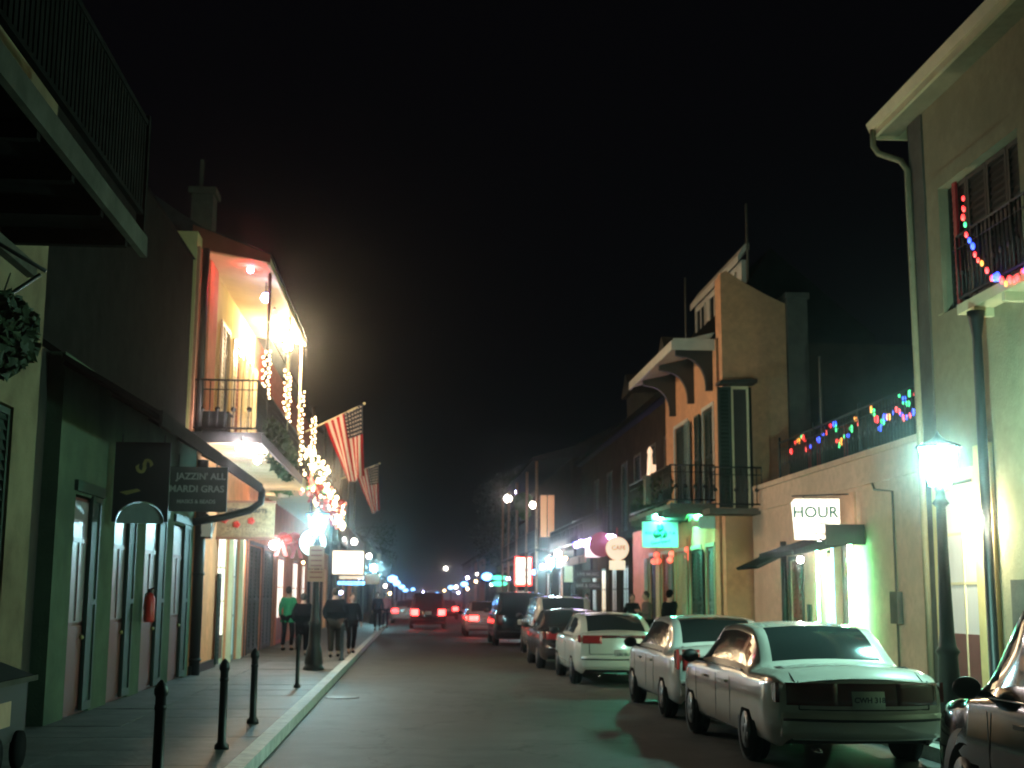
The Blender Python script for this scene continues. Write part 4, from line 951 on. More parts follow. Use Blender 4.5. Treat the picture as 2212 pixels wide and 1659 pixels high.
cx,cz,ww,hh=panel_pts(1264,1296,1180,1204,46)
p=thing('box_sign','small pinkish lit box sign under the violet garland','sign',(cx,46,cz)); MB().box(-ww/2,ww/2,-.06,.06,-hh/2,hh/2).build('face',M['sign_lit_dim'],p); MB().tube([(0,0,hh/2),(0,0,hh/2+.2)],.02,5).build('hanger',M['iron'],p)
cx,cz,ww,hh=panel_pts(1240,1300,1232,1274,45.0)
p=thing('menu_board','pair of grey chalk boards with rows of faint writing','sign',(cx,45,cz))
for z0,z1,tx in ((.06,hh/2,'LIVE MUSIC'),(-hh/2,-.06,'BAR & GRILL')):
    f=MB().box(-ww/2,ww/2,-.03,.03,z0,z1).build('board',M['sign_grey'],p)
    text_obj(tx,.15,'lettering',M['sign_text'],f,(0,-.034,(z0+z1)/2),FACE,.004)
MB().tube([(-.3,0,hh/2),(-.3,0,hh/2+.45)],.015,4).tube([(.3,0,hh/2),(.3,0,hh/2+.45)],.015,4).build('hanger',M['iron'],p)
q=at(1228,1240,49); p=thing('box_sign','narrow yellow green lit sign beside the menu boards','sign',q); MB().box(-.16,.16,-.05,.05,-.3,.3).build('face',emi('lit_green_face',(.4,1,.15),.35),p); MB().tube([(0,0,.3),(0,0,.6)],.015,4).build('hanger',M['iron'],p)
ball_lamp('porch_lamp','white lamp just above the blue street lamp on the right',at(1205,1196,58),'bulb_white_hot',.13,.2)
# ================================================================== RIGHT: far corner gallery
b=thing('corner_house','far peach house with a lamp lit corner gallery','house',(0,0,0))
mb=MB(); wall_mb(mb,1,7.9,65.5,92,.12,9.2,[(67,68.6,4.6,7.6),(72,73.6,4.6,7.6),(66.5,69,.12,3.2),(71,73.5,.12,3.2),(76,78.5,.12,3.2)]); mb.box(8.25,14,65.5,66,.12,9.2); mb.build('wall',M['umber_wall'],b)
for a,c,z0,z1 in ((67,68.6,4.6,7.6),(72,73.6,4.6,7.6)): glazed(b,1,7.9,a,c,z0,z1,M['pane_warm'],M['cream_trim'])
for a,c in ((66.5,69),(71,73.5),(76,78.5)): glazed(b,1,7.9,a,c,.14,3.1,M['pane_dim'],M['brown_shutter'])
MB().box(6.1,7.9,66,92,4.0,4.15).build('gallery_floor',M['dark_wall'],b)
MB().prism([(5.9,8.6),(5.9,8.75),(7.9,9.3),(12,11.4),(14,9.2)],'y',65.4,92).build('roof',M['roof'],b)
railing_mb((6.15,66),(6.15,92),4.15,1.0,.3).build('gallery_railing',M['iron'],b)
for y in (66.1,72,79,86,91.9): MB().tube([(6.15,y,.14),(6.15,y,8.6)],.07,8).build('gallery_post',M['peach_wall'],b)
for i,px in enumerate((1174,1190)):
    q0=at(px,1160,66.0); q1=at(px,1070,66.0)
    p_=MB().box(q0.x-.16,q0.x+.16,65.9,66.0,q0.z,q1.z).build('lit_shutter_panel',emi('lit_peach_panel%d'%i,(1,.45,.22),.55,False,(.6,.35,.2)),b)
ball_lamp('gallery_lamp','white lamp at the outer left corner of the far gallery',at(1097,1077,88),'far_hot',.26,.2)
ball_lamp('gallery_lamp','white lamp at the near right of the far gallery',at(1151,1091,70),'far_hot',.18,.2)
ball_lamp('gallery_lamp','tiny lamp above the left lamp of the far gallery',at(1116,1063,80),'bulb_violet',.09,.1)
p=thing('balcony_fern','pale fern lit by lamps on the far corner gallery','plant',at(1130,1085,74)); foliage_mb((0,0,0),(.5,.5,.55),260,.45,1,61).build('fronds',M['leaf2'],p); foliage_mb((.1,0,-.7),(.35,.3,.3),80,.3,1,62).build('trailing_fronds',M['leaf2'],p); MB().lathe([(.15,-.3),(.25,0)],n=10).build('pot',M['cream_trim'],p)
cx,cz,ww,hh=panel_pts(1115,1145,1205,1262,76)
p=thing('neon_sign','white hot neon sign with a red border over the black pickup','sign',(cx,76,cz))
MB().box(-ww/2,ww/2,-.1,.1,-hh/2,hh/2).build('face',M['sign_lit'],p)
mb=MB(); mb.box(-ww/2-.07,-ww/2,-.12,.12,-hh/2-.07,hh/2+.07); mb.box(ww/2,ww/2+.09,-.12,.12,-hh/2-.07,hh/2+.07); mb.box(-ww/2,ww/2,-.12,.12,-hh/2-.09,-hh/2); mb.box(-ww/2,ww/2,-.12,.12,hh/2,hh/2+.07); mb.build('neon_border',M['sign_red'],p)
mb=MB(); mb.box(-ww/2+.05,ww/2-.05,-.14,-.11,.02,.08); mb.box(-ww/2+.05,ww/2-.05,-.14,-.11,-.35,-.3); mb.build('marking',M['red_paint'],p)
q=at(1155,1236,74); ball_lamp('blue_lamp','blue lamp right beside the red neon sign',q,'lamp_far',.16,.1)
for i,py in enumerate((1248,1261)):
    q=at(1078,py,96); p=thing('strip_sign',['upper green glowing strip sign far down the right side','lower green glowing strip sign far down the right side'][i],'sign',q); MB().ball((0,0,0),.5,10,6,(1.3,.3,.35)).build('face',emi('green_strip_face%d'%i,(.1,1,.6),2.2),p); MB().tube([(0,0,.1),(.8,0,.5)],.03,4).build('arm',M['iron'],p)
ball_lamp('porch_lamp','long white lamp above the neon sign',at(1124,1212,80),'bulb_white_hot',.16,.1)
# ================================================================== far street both sides
rd=random.Random(77)
def far_house(s,x,y0,y1,h,label,wm,lit,gal=True):
    b=thing('gallery_house',label,'house',(0,0,0)); n=int((y1-y0)/3.2); mb=MB(); g=[];u=[]
    for i in range(n):
        a=y0+.8+i*3.2; g.append((a,a+1.5,.12,3)); u.append((a,a+1.2,4.4,6.8))
    wall_mb(mb,s,x,y0,y1,.12,4.0,g); wall_mb(mb,s,x,y0,y1,4.0,h,u if h>7 else ()); mb.box(x+s*.35,x+s*6,y0,y0+.4,.12,h); mb.build('wall',M[wm],b)
    for a,c,z0,z1 in g:
        k=rd.choice(lit); fb=MB(); fb.box(x+s*.15,x+s*.18,a,c,z0,z1); f=fb.build('window',M[k],b)
        MB().box(x+s*.12,x+s*.149,(a+c)/2-.05,(a+c)/2+.05,z0,z1).build('frame',M['dark_wood'],f)
    if h>7:
        for a,c,z0,z1 in u: MB().box(x+s*.15,x+s*.18,a,c,z0,z1).build('shutter',M['green_shutter'],b)
    MB().prism([(x-s*.3,h-.05),(x-s*.3,h+.1),(x+s*4,h+2.2),(x+s*6,h)],'y',y0,y1).build('roof',M['roof'],b)
    if gal:
        MB().box(x-s*1.3,x,y0,y1,3.8,3.95).build('gallery_floor',M['dark_wall'],b)
        for k in range(3): yy=y0+.2+k*(y1-y0-.4)/2; MB().tube([(x-s*1.28,yy,.14),(x-s*1.28,yy,3.8 if h<7 else h-.1)],.06,6).build('gallery_post',M['grey_wall'],b)
        MB().box(x-s*1.3,x-s*1.26,y0,y1,4.85,4.92).box(x-s*1.29,x-s*1.27,y0,y1,3.95,4.85).build('gallery_railing',M['iron'],b)
LIT=['pane_dim','pane_warm','dark_wood','pane_dim','pane_teal','pane_warm']
W=['peach_wall','grey_wall','salmon_wall','cream_wall','dark_wall','grey_wall']
ys=[54.6,68,82,98,116,138,164,200,260]
names=['peach gallery house just past the red house','grey gallery house beside the second left street lamp','salmon house beyond the second left street lamp','cream low house far along the left side','dark gallery house by the row of blue lamps','grey house behind the row of blue lamps','tiny peach house near the end of the left side','tiny grey house at the end of the left side']
for i in range(8): far_house(-1,WL+(0 if i<3 else -.3),ys[i],ys[i+1]-.3,[7.6,6.6,5.2,4.6,6.8,7,7.5,8][i],names[i],W[i%6],LIT,gal=i in(0,1,4,5))
ys=[92.5,106,122,142,170,210,270]
names=['dark house with green strip signs','grey gallery house behind the third right street lamp','cream house behind the fourth right street lamp','small dark house far along the right side','tiny salmon house near the end of the right side','tiny grey house at the end of the right side']
for i in range(6): far_house(1,8.3+i*.3,ys[i],ys[i+1]-.3,[7.4,6.4,5,6.6,7,8][i],names[i],['dark_wall','grey_wall','cream_wall','dark_wall','salmon_wall','grey_wall'][i],LIT,gal=i%2==0)
def tree(x,y,h,w,label,seed):
    t=thing('street_tree',label,'tree',(x,y,0)); rd=random.Random(seed)
    mb=MB(); mb.tube([(0,0,0),(.1,0,h*.3),(-.1,.1,h*.6)],[.3,.22,.1],8)
    for k in range(7):
        a=k*.9; mb.tube([(0,0,h*(.28+.05*k)),(math.cos(a)*w*.35,math.sin(a)*w*.35,h*(.5+.06*k)),(math.cos(a)*w*.6,math.sin(a)*w*.6,h*(.6+.06*k))],[.09,.06,.02],5)
    mb.build('trunk',M['bark'],t)
    cr=MB()
    for k in range(26):
        c=(rd.uniform(-w,w)*.7,rd.uniform(-w,w)*.7,h*rd.uniform(.42,.95)); f=foliage_mb(c,(w*.35,w*.35,h*.12),110,.35,1,seed*50+k); cr.add(f.v,f.f)
    cr.build('crown',M['leaf'],t)
tree(9.8,118,13,4.5,'dark tree rising behind the far right roofs',3)
tree(12,150,16,6,'tall dark tree closing the right side of the street',4)
tree(-7.5,180,12,5,'dark tree beyond the far left roofs',5)
ball_lamp('hanging_lamp','single small white lamp high over the far end of the street',at(963,1228,260),'far_hot',.35,1.2)

# warm little shop lamps far down both sides
for i,(px,py,Y,mk,r,lab) in enumerate([(1172,1224,72,'bulb_violet',.13,'violet lamp left of the blue street lamp, under the far gallery'),(1138,1196,84,'bulb_white_hot',.12,'white lamp just above the neon sign'),(1100,1212,96,'bulb_warm_hot',.12,'warm lamp left of the neon sign'),(1098,1250,92,'bulb_violet',.12,'violet lamp between neon sign and green strips'),(1222,1206,56,'bulb_warm_hot',.07,'small warm lamp over the tan valance'),(1010,1248,140,'bulb_violet',.16,'violet lamp above the fourth right street lamp'),(990,1280,200,'bulb_violet',.18,'tiny violet lamp low in the distance on the right'),(925,1284,300,'bulb_white_hot',.22,'tiny white lamp at the very end of the street'),(914,1279,280,'bulb_violet',.2,'tiny violet lamp at the very end of the street'),(842,1282,100,'bulb_warm_hot',.10,'tiny warm lamp low on the far left side'),(775,1248,58,'bulb_violet',.07,'violet lamp under the cream strip sign'),(655,1215,46,'bulb_warm_hot',.05,'small warm lamp below the round white sign'),(960,1276,190,'bulb_warm_hot',.16,'tiny warm porch lamp far right, beside the last blue lamps'),(985,1268,150,'bulb_white_hot',.18,'tiny white porch lamp far right under the dark trees'),(1010,1272,140,'bulb_warm_hot',.14,'tiny warm porch lamp far right, low by the parked cars'),(1028,1256,120,'bulb_warm_hot',.12,'small warm porch lamp left of the third right street lamp'),(1030,1240,118,'bulb_white_hot',.10,'small white porch lamp above the third right street lamp'),(1062,1262,104,'bulb_white_hot',.12,'small white porch lamp under the green strip signs'),(832,1266,108,'bulb_white_hot',.13,'small white porch lamp far left under the third street lamp'),(905,1284,240,'bulb_white_hot',.2,'tiny white porch lamp at the end of the left side'),(765,1170,62,'bulb_white_hot',.14,'round white lamp on the second floor past the flags'),(742,1164,58,'bulb_white_hot',.07,'small lamp left of the round white one past the flags'),(797,1201,66,'bulb_white_hot',.12,'oval white lamp above the second left street lamp'),(736,1280,46,'bulb_violet',.06,'little violet lamp in the shop front behind the walkers')]):
    ball_lamp('porch_lamp',lab,at(px,py,Y),{'bulb_white_hot':'far_hot','bulb_warm_hot':'far_warm'}.get(mk,mk),r,.15)
# ================================================================== cars
def smooth(t): t=max(0,min(1,t)); return t*t*(3-2*t)
def lerp(a,b,t): return a+(b-a)*t
def make_car(label,P,pm,cat='car',name='parked_car',lights='dark',grp='cars parked along the right kerb',plate=True,extra=None):
    """car pointing +Y, rear at y=0, centre x=0"""
    L,Wd,H=P['L'],P['W'],P['H']; w=Wd/2; zb=P.get('z0',.22); deck=P['deck']; hood=P['hood']; belt=P['belt']
    yb,yr,yf,yw=P['yb'],P['yr'],P['yf'],P['yw']
    t=thing(name,label,cat,(0,0,0),0,grp)
    def ztop(y):
        if y<yb: base=deck-.10*(1-smooth(y/.35))-.0*y+P.get('spo',0)*0; return base+ .03*math.sin(min(1,y/max(yb,.01))*math.pi)
        if y<yr: u=(y-yb)/(yr-yb); return lerp(deck,H,math.sin(u*math.pi/2)**.9)
        if y<yf: u=(y-yr)/(yf-yr); return H+.035*math.sin(u*math.pi)
        if y<yw: u=(y-yf)/(yw-yf); return lerp(H,hood,1-math.cos(u*math.pi/2)**.9 if False else u**1.15)
        u=(y-yw)/(L-yw); return lerp(hood,hood-.16,u**1.6)-.18*smooth((u-.82)/.18)
    def G(y): return max(0,min(1,(ztop(y)-max(belt,deck if y<yw else hood)-.02)/(H-belt-.02)))
    def wy(y):
        e=0
        if y<.5: e=(1-y/.5)**2*.10
        if y>L-.9: e=((y-L+.9)/.9)**2*.20
        return w*(1-e)
    st=sorted(set([0,.04,.1,.2,.35]+[i*.11 for i in range(3,int(L/.11))]+[yb,yr,yf,yw,yb+.06,yw-.06]+[L-.2,L-.1,L-.04,L]+P.get('pill',[])))
    st=[y for i,y in enumerate(st) if i==0 or y-st[i-1]>.012]
    rows=[]
    NS=5; NG=7; NT=6
    for y in st:
        W_=wy(y); zt=ztop(y); g=G(y); zs=min(belt+(.02*(y/L)),zt-.03) if g<=0 else belt+.02*(y/L)
        zlo=zb+(.10*(1-smooth(y/.25)))+(.10*smooth((y-L+.3)/.3))
        pr=[(W_*.86,zlo),(W_*.965,zlo+.07),(W_*.995,.46),(W_*1.0,.60),(W_*.985,zs-.09),(W_*.945,zs-.012)]
        wr=lerp(W_*.80,w*P.get('roofw',.70),g)
        ztt=zt-.02 if g>0 else zt-.005
        for k in range(1,NG+1):
            u=k/NG; pr.append((lerp(W_*.925,wr,u**(1.0+.25*g)),lerp(zs,ztt-.02,u)))
        for k in range(1,NT+1):
            u=k/NT; pr.append((wr*(1-u)**1.0 if k<NT else 0,ztt-.02+.04*math.sin(min(1,u*1.0)*math.pi/2)))
        rows.append(pr)
    body,sgR,sgL,rw,ws=MB(),MB(),MB(),MB(),MB()
    n=len(rows[0]); iG0=5; 
    def cls(i,j):
        ym=(st[i]+st[i+1])/2; g=min(G(st[i]),G(st[i+1])); gm=G(ym)
        if iG0<j<iG0+NG-0 and j>=iG0+1 and j<iG0+NG-0:
            inpil=any(abs(ym-p)<.05 for p in P.get('pillars',[]))
            if P['sy0']<ym<P['sy1'] and not inpil:
                # keep only below the roof line
                if j<iG0+NG-(0 if gm>.97 else 1) and gm>.25+.1*(j-iG0): return 'sg'
            return 'b'
        if j>=iG0+NG:
            if yb+.05<ym<yr-.06 and j>=iG0+NG+(1 if NT>4 else 0)-0: return 'rw'
            if yf+.05<ym<yw-.05 and j>=iG0+NG+1: return 'ws'
        return 'b'
    for i in range(len(st)-1):
        for j in range(n-1):
            k=cls(i,j)
            for s in (1,-1):
                m={'b':body,'sg':sgR if s>0 else sgL,'rw':rw,'ws':ws}[k]
                q=[(s*rows[i][j][0],st[i],rows[i][j][1]),(s*rows[i+1][j][0],st[i+1],rows[i+1][j][1]),(s*rows[i+1][j+1][0],st[i+1],rows[i+1][j+1][1]),(s*rows[i][j+1][0],st[i],rows[i][j+1][1])]
                if s<0: q=q[::-1]
                m.add(q,[(0,1,2,3)],True)
    bul=P.get('bulge',.12)
    def capy(x,z,front=False):
        W0=rows[-1 if front else 0][3][0]; b_=bul*(1-min(1,abs(x)/W0)**2.2)+ (.05*math.sin(max(0,min(1,(z-zb)/(belt-zb)))*math.pi))*(1-min(1,abs(x)/W0)**4)
        return (st[-1]+b_) if front else -b_
    for front in (False,True):
        pr=rows[-1 if front else 0]; nx=12
        for j in range(n-1):
            for i in range(nx):
                a0,a1=-1+2*i/nx,-1+2*(i+1)/nx
                q=[]
                for (u,pj) in ((a0,pr[j]),(a1,pr[j]),(a1,pr[j+1]),(a0,pr[j+1])):
                    x=u*pj[0]; q.append((x,capy(x,pj[1],front),pj[1]))
                body.add(q if not front else q[::-1],[(0,1,2,3)],True)
    body.build('body',pm,t)
    gm_=M['glass']
    for sg in (sgR,sgL):
        if sg.v: sg.build('side_window',gm_,t)
    if rw.v: rw.build('rear_window',gm_,t)
    if ws.v: ws.build('windscreen',gm_,t)
    # inner dark tub so that holes show nothing
    MB().box(-w*.8,w*.8,.2,L-.2,zb+.03,zb+.1).build('floor_pan',M['blackplastic'],t)
    def patch(x0,x1,z0,z1,proud,th=.03,nx=8,nz=3,front=False,taper=0):
        mb=MB(); s=1 if front else -1
        F_=[];
        for a in range(nx+1):
            x=lerp(x0,x1,a/nx)
            for c in range(nz+1):
                zz0=z0+taper*(a/nx if abs(x1)<abs(x0) else 1-a/nx); z=lerp(zz0,z1,c/nz)
                edge=0 if 0<a<nx and 0<c<nz else .6
                F_.append((x,capy(x,z,front)+s*proud*(1-edge*.5),z))
        o=len(F_); Bk=[(p[0],p[1]-s*(th+proud),p[2]) for p in F_]
        fs=[]
        for a in range(nx):
            for c in range(nz):
                i0=a*(nz+1)+c; fs.append((i0,i0+nz+1,i0+nz+2,i0+1))
        mb.add(F_+Bk,fs+[tuple(o+i for i in f[::-1]) for f in fs]+
           [(a*(nz+1),o+a*(nz+1),o+(a+1)*(nz+1),(a+1)*(nz+1)) for a in range(nx)]+[(a*(nz+1)+nz,(a+1)*(nz+1)+nz,o+(a+1)*(nz+1)+nz,o+a*(nz+1)+nz) for a in range(nx)]+
           [(c,c+1,o+c+1,o+c) for c in range(nz)]+[(nx*(nz+1)+c,o+nx*(nz+1)+c,o+nx*(nz+1)+c+1,nx*(nz+1)+c+1) for c in range(nz)],True)
        return mb
    W0=rows[0][3][0]
    patch(-W0*.985,W0*.985,zb+.12,zb+.36,.045,.05,14,4).build('rear_bumper',P.get('bump',pm),t)
    patch(-rows[-1][3][0]*.985,rows[-1][3][0]*.985,zb+.12,zb+.36,.045,.05,14,4,True).build('front_bumper',P.get('bump',pm),t)
    tlm={'dark':M['tl_dark'],'red':M['tl_red'],'on':M['tl_on'],'soft':M['tl_on2']}[lights]
    tx0,tx1,tz0,tz1=P['tl']
    for s in (-1,1):
        o=patch(s*W0*tx0,s*W0*tx1,tz0,tz1,.012,.04,8,4,taper=P.get('tap',0)).build('tail_lamp',tlm,t)
        # wrap on the fender
        mb=MB(); 
        for i in range(1,5): pass
        yy=P.get('wrap',.22)
        mb.prism([(.01,tz0+.02),(yy,tz0+.05),(yy*.85,tz1-.03),(.01,tz1)],'x',s*(w*.90),s*(w*.905+.035)); mb.build('side_lamp',tlm,o)
        # headlights
        h0=patch(s*rows[-1][3][0]*.95,s*rows[-1][3][0]*.55,.55,.70,.012,.04,6,3,True).build('headlight',M['chrome'],t)
        # mirror
        ym=yw-.35; mz=belt+.07
        mb=MB().ball((s*(w+.10),ym,mz),.11,10,7,(1.0,.6,.75)); mb.tube([(s*(w*.93),ym,mz-.05),(s*(w+.06),ym,mz-.03)],.025,6); mb.build('wing_mirror',P.get('mir',M['blackplastic']),t)
        # wheels
        for yc in (P['wr'],P['wf']):
            r=P.get('r',.315)
            MB().lathe([(r+.055,-.09),(r+.055,.006)],(s*(w*.985),yc,r+.02),24,axis='x').build('wheel_arch',M['blackplastic'],t) if s>0 else MB().lathe([(r+.055,-.006),(r+.055,.09)],(s*(w*.985),yc,r+.02),24,axis='x').build('wheel_arch',M['blackplastic'],t)
            x0=s*(w*.985-.19); x1=s*(w*.985+.012)
            ty=MB(); aa,cc=sorted((x0,x1)); ty.lathe([(r*.9,aa),(r,aa+.02),(r,cc-.02),(r*.9,cc)],(0,yc,r),24,axis='x'); ty=ty.build('wheel',M['tyre'],t)
            rm=MB(); e=x1+s*.004; rm.lathe([(r*.62,min(e,e-s*.02)),(r*.62,max(e,e-s*.02))],(0,yc,r),20,axis='x')
            for k in range(5):
                a=k*1.2566; rm.ball((e,yc+math.cos(a)*r*.33,r+math.sin(a)*r*.33),r*.14,6,4,(.1,1,1))
            rm.build('rim',M['rim'],ty)
    if 'band' in P:
        b0,b1,z0_,z1_=P['band']; patch(-W0*b0,W0*b1,z0_,z1_,.006,.03,12,3).build('trim_band',P.get('bandm',M['tl_dark']),t)
    if plate:
        pz=P.get('pz',.72); pl=patch(-.165,.165,pz-.085,pz+.085,.035,.015,2,2).build('licence_plate',M['plate'],t)
        y_=capy(0,pz)-.048; text_obj(P.get('pt','GKX 204'),.075,'lettering',M['ink'],pl,(0,y_,pz),FACE,.003)
    # bright trim: belt line, boot shut lines
    if P.get('trim',True):
        for s in (-1,1):
            pts=[(s*(rows[i][iG0][0]+.004),st[i],rows[i][iG0][1]+.004) for i in range(len(st)) if P['sy0']-.1<st[i]<P['sy1']+.1]
            MB().tube(pts,.011,5).build('window_trim',M['chrome'],t)
        if yb>.3:
            gm=MB()
            for s in (-1,1):
                gm.tube([(s*W0*.80,capy(s*W0*.80,z)-.004,z) for z in (.62,.72,.82,deck-.1)],.007,4)
                gm.tube([(s*rows[0][3][0]*.80,y,ztop(y)-.035+.012) for y in (.03,.2,.5,yb-.05)],.007,4)
            gm.tube([(u*W0*.8,capy(u*W0*.8,.62)-.004,.62) for u in (-1,-.6,-.2,.2,.6,1)],.007,4)
            gm.build('boot_gap',M['blackplastic'],t)
        bs=MB(); bs.tube([(u*W0*.98,capy(u*W0*.98,zb+.30)-.055,zb+.30) for u in (-1,-.7,-.35,0,.35,.7,1)],.014,5); bs.build('bumper_strip',M['blackplastic'],t)
        MB().tube([(-w*.5,.12,zb-.02),(-w*.5,-.10,zb-.02)],.03,8).build('exhaust',M['chrome'],t)
    # deck / boot shut line, door lines, handles
    mb=MB()
    for s in (-1,1):
        for yy in P.get('doors',[]):
            MB().box(s*(w*.999),s*(w*1.001+.002),yy-.006,yy+.006,zb+.12,belt-.09).build('door_line',M['blackplastic'],t)
    for s in (-1,1):
        for yy in P.get('handles',[]): MB().box(s*(w*.99),s*(w*.99+.03),yy,yy+.16,belt-.17,belt-.14).build('door_handle',P.get('hm',pm),t)
    if P.get('rack'):
        for s in (-1,1): MB().tube([(s*w*.58,yr+.2,H+.0),(s*w*.58,yr+.3,H+.07),(s*w*.58,yf-.3,H+.07),(s*w*.58,yf-.2,H+.0)],.02,6).build('roof_rail',M['blackplastic'],t)
    return t
SED=dict(L=4.9,W=1.86,H=1.42,deck=1.00,hood=.98,belt=.93,yb=1.0,yr=1.72,yf=2.95,yw=3.75,sy0=1.35,sy1=3.62,pillars=[2.42],wr=1.05,wf=3.9,tl=(.90,.42,.68,.90),doors=[1.75,2.45,3.55],handles=[1.9,2.95],bulge=.16)
SUV=dict(L=4.6,W=1.86,H=1.72,deck=1.12,hood=1.08,belt=1.08,yb=.06,yr=.38,yf=3.0,yw=3.62,sy0=.30,sy1=3.5,pillars=[1.15,2.25],wr=.95,wf=3.7,tl=(.97,.80,.75,1.10),doors=[1.35,2.3,3.4],handles=[1.5,2.8],bulge=.08,r=.35,roofw=.78,pz=.85,wrap=.12)
p_beige=paint('paint_beige_silver',(0.58,0.53,0.47),.05,.2); p_mint=paint('paint_pale',(0.72,0.73,0.68),.05,.22)
p_white=paint('paint_white',(0.66,0.64,0.54),.05,.25); p_black=mat('paint_black',(0.004,0.004,0.005),.12,0.0,var=.05,coat=.15); p_black.node_tree.nodes['Principled BSDF'].inputs['Specular IOR Level'].default_value=.3
p_dark=paint('paint_dark_maroon',(0.035,0.018,0.018),.3,.25); p_silver=paint('paint_silver',(0.5,0.46,0.42),.1,.25); p_grey=paint('paint_grey',(0.2,0.2,0.2),.5,.3)
def put(t,x,y,rz=0): t.location=(x,y,0); t.rotation_euler=(0,0,rz); return t
P1=dict(SED,tl=(.93,.36,.66,.88),band=(.93,.93,.66,.88),bandm=M['tl_dark'],pt='CWH 318',tap=.0,bulge=.2)
put(make_car('beige silver sedan with a white licence plate, nearest complete parked car',P1,p_beige),4.55,13.25)
P2=dict(SED,L=4.55,W=1.76,H=1.43,yb=.75,yr=1.45,yf=2.7,yw=3.45,sy0=1.1,sy1=3.3,pillars=[2.2],wr=.92,wf=3.55,deck=1.02,tl=(.95,.66,.70,1.0),tap=.05,doors=[1.6,2.25,3.3],handles=[1.75,2.7],pt='MNT 552')
put(make_car('pale mint white sedan with tall red corner lamps, behind the beige one',P2,p_mint,lights='red'),4.55,18.5)
P3=dict(SED,L=4.55,W=1.80,H=1.38,yb=.55,yr=1.5,yf=2.65,yw=3.5,sy0=1.05,sy1=3.3,pillars=[2.1],wr=.88,wf=3.55,deck=1.02,tl=(.95,.50,.82,.98),tap=.0,doors=[1.9,3.3],handles=[2.1],pz=.62,pt='LSU 007',band=(.5,.5,.93,.985),bandm=M['tl_dark'])
put(make_car('white coupe with swept dark red tail lamps',P3,p_white,lights='red'),4.1,25.9)
P4=dict(SED,H=1.40,L=4.6,yw=3.5,yf=2.75,wf=3.6,sy1=3.35,doors=[1.6,2.3,3.3],tl=(.96,.45,.72,.90),pt='TRP 616')
put(make_car('small dark maroon sedan tucked ahead of the white coupe',P4,p_dark,lights='red'),3.95,31.3)
put(make_car('silver sport utility car with a pale roof',dict(SUV,rack=True,pt='RVB 840'),p_silver,lights='red'),4.3,37.6)
put(make_car('tall black sport utility car with a bare dark roof',dict(SUV,H=1.88,L=5.0,W=1.95,yf=3.3,yw=4.0,sy1=3.8,wf=4.0,belt=1.14,deck=1.2,hood=1.15,pt='NGT 221'),p_black,lights='dark'),3.80,46.2)
put(make_car('pale sedan with one lamp glowing red beyond the black utility car',dict(SED,H=1.5,pt='BRK 909'),p_silver,lights='on'),3.15,57.5,)
put(make_car('black sport utility car in mid street with both brake lamps on',dict(SUV,H=1.9,W=1.95,tl=(.98,.60,.72,1.04),pt='STP 101'),p_black,name='moving_car',lights='on',grp='cars driving away down the street'),.75,70.0)
put(make_car('silver sedan parked at the far left kerb near the pedestrians',dict(SED,tl=(.98,.55,.66,.95),pt='KRB 410'),p_silver,lights='soft',grp='cars driving away down the street',name='moving_car'),-.55,84.0)
put(make_car('small far car in mid street glowing red at the left',dict(SED,tl=(.98,.55,.66,.95),pt='FAR 730'),p_grey,name='moving_car',lights='on',grp='cars driving away down the street'),-.2,125.0)
put(make_car('small far car with soft red lamps right of the black utility car',dict(SED,tl=(.98,.55,.66,.95),pt='RED 330'),p_dark,name='moving_car',lights='on',grp='cars driving away down the street'),2.4,98.0)
P0=dict(SUV,L=4.75,W=1.9,H=1.74,hood=1.02,belt=1.02,yf=3.1,yw=3.85,sy1=3.7,wf=3.85,wr=.95,pt='DRK 500')
put(make_car('glossy black sport utility car cut off by the right edge of the picture',P0,p_black),5.05,5.85)
# ================================================================== people
def skin_mesh(pts,edges,rad,name,m,parent,root=0,sub=1):
    me=bpy.data.meshes.new(name); me.from_pydata([tuple(p) for p in pts],edges,[])
    o=bpy.data.objects.new(name,me); C.objects.link(o)
    sk=o.modifiers.new('skin','SKIN'); sk.use_smooth_shade=True
    for i,r in enumerate(rad):
        v=me.skin_vertices[0].data[i]; v.radius=(r,r) if not isinstance(r,tuple) else r; v.use_root=(i==root)
    if sub: ss=o.modifiers.new('sub','SUBSURF'); ss.levels=ss.render_levels=sub
    bpy.context.view_layer.update()
    nm=bpy.data.meshes.new_from_object(o.evaluated_get(bpy.context.evaluated_depsgraph_get()))
    bpy.data.objects.remove(o); nm.name=name; nm.materials.clear(); nm.materials.append(m)
    for p in nm.polygons: p.use_smooth=True
    o=bpy.data.objects.new(name,nm); C.objects.link(o); o.parent=parent; return o
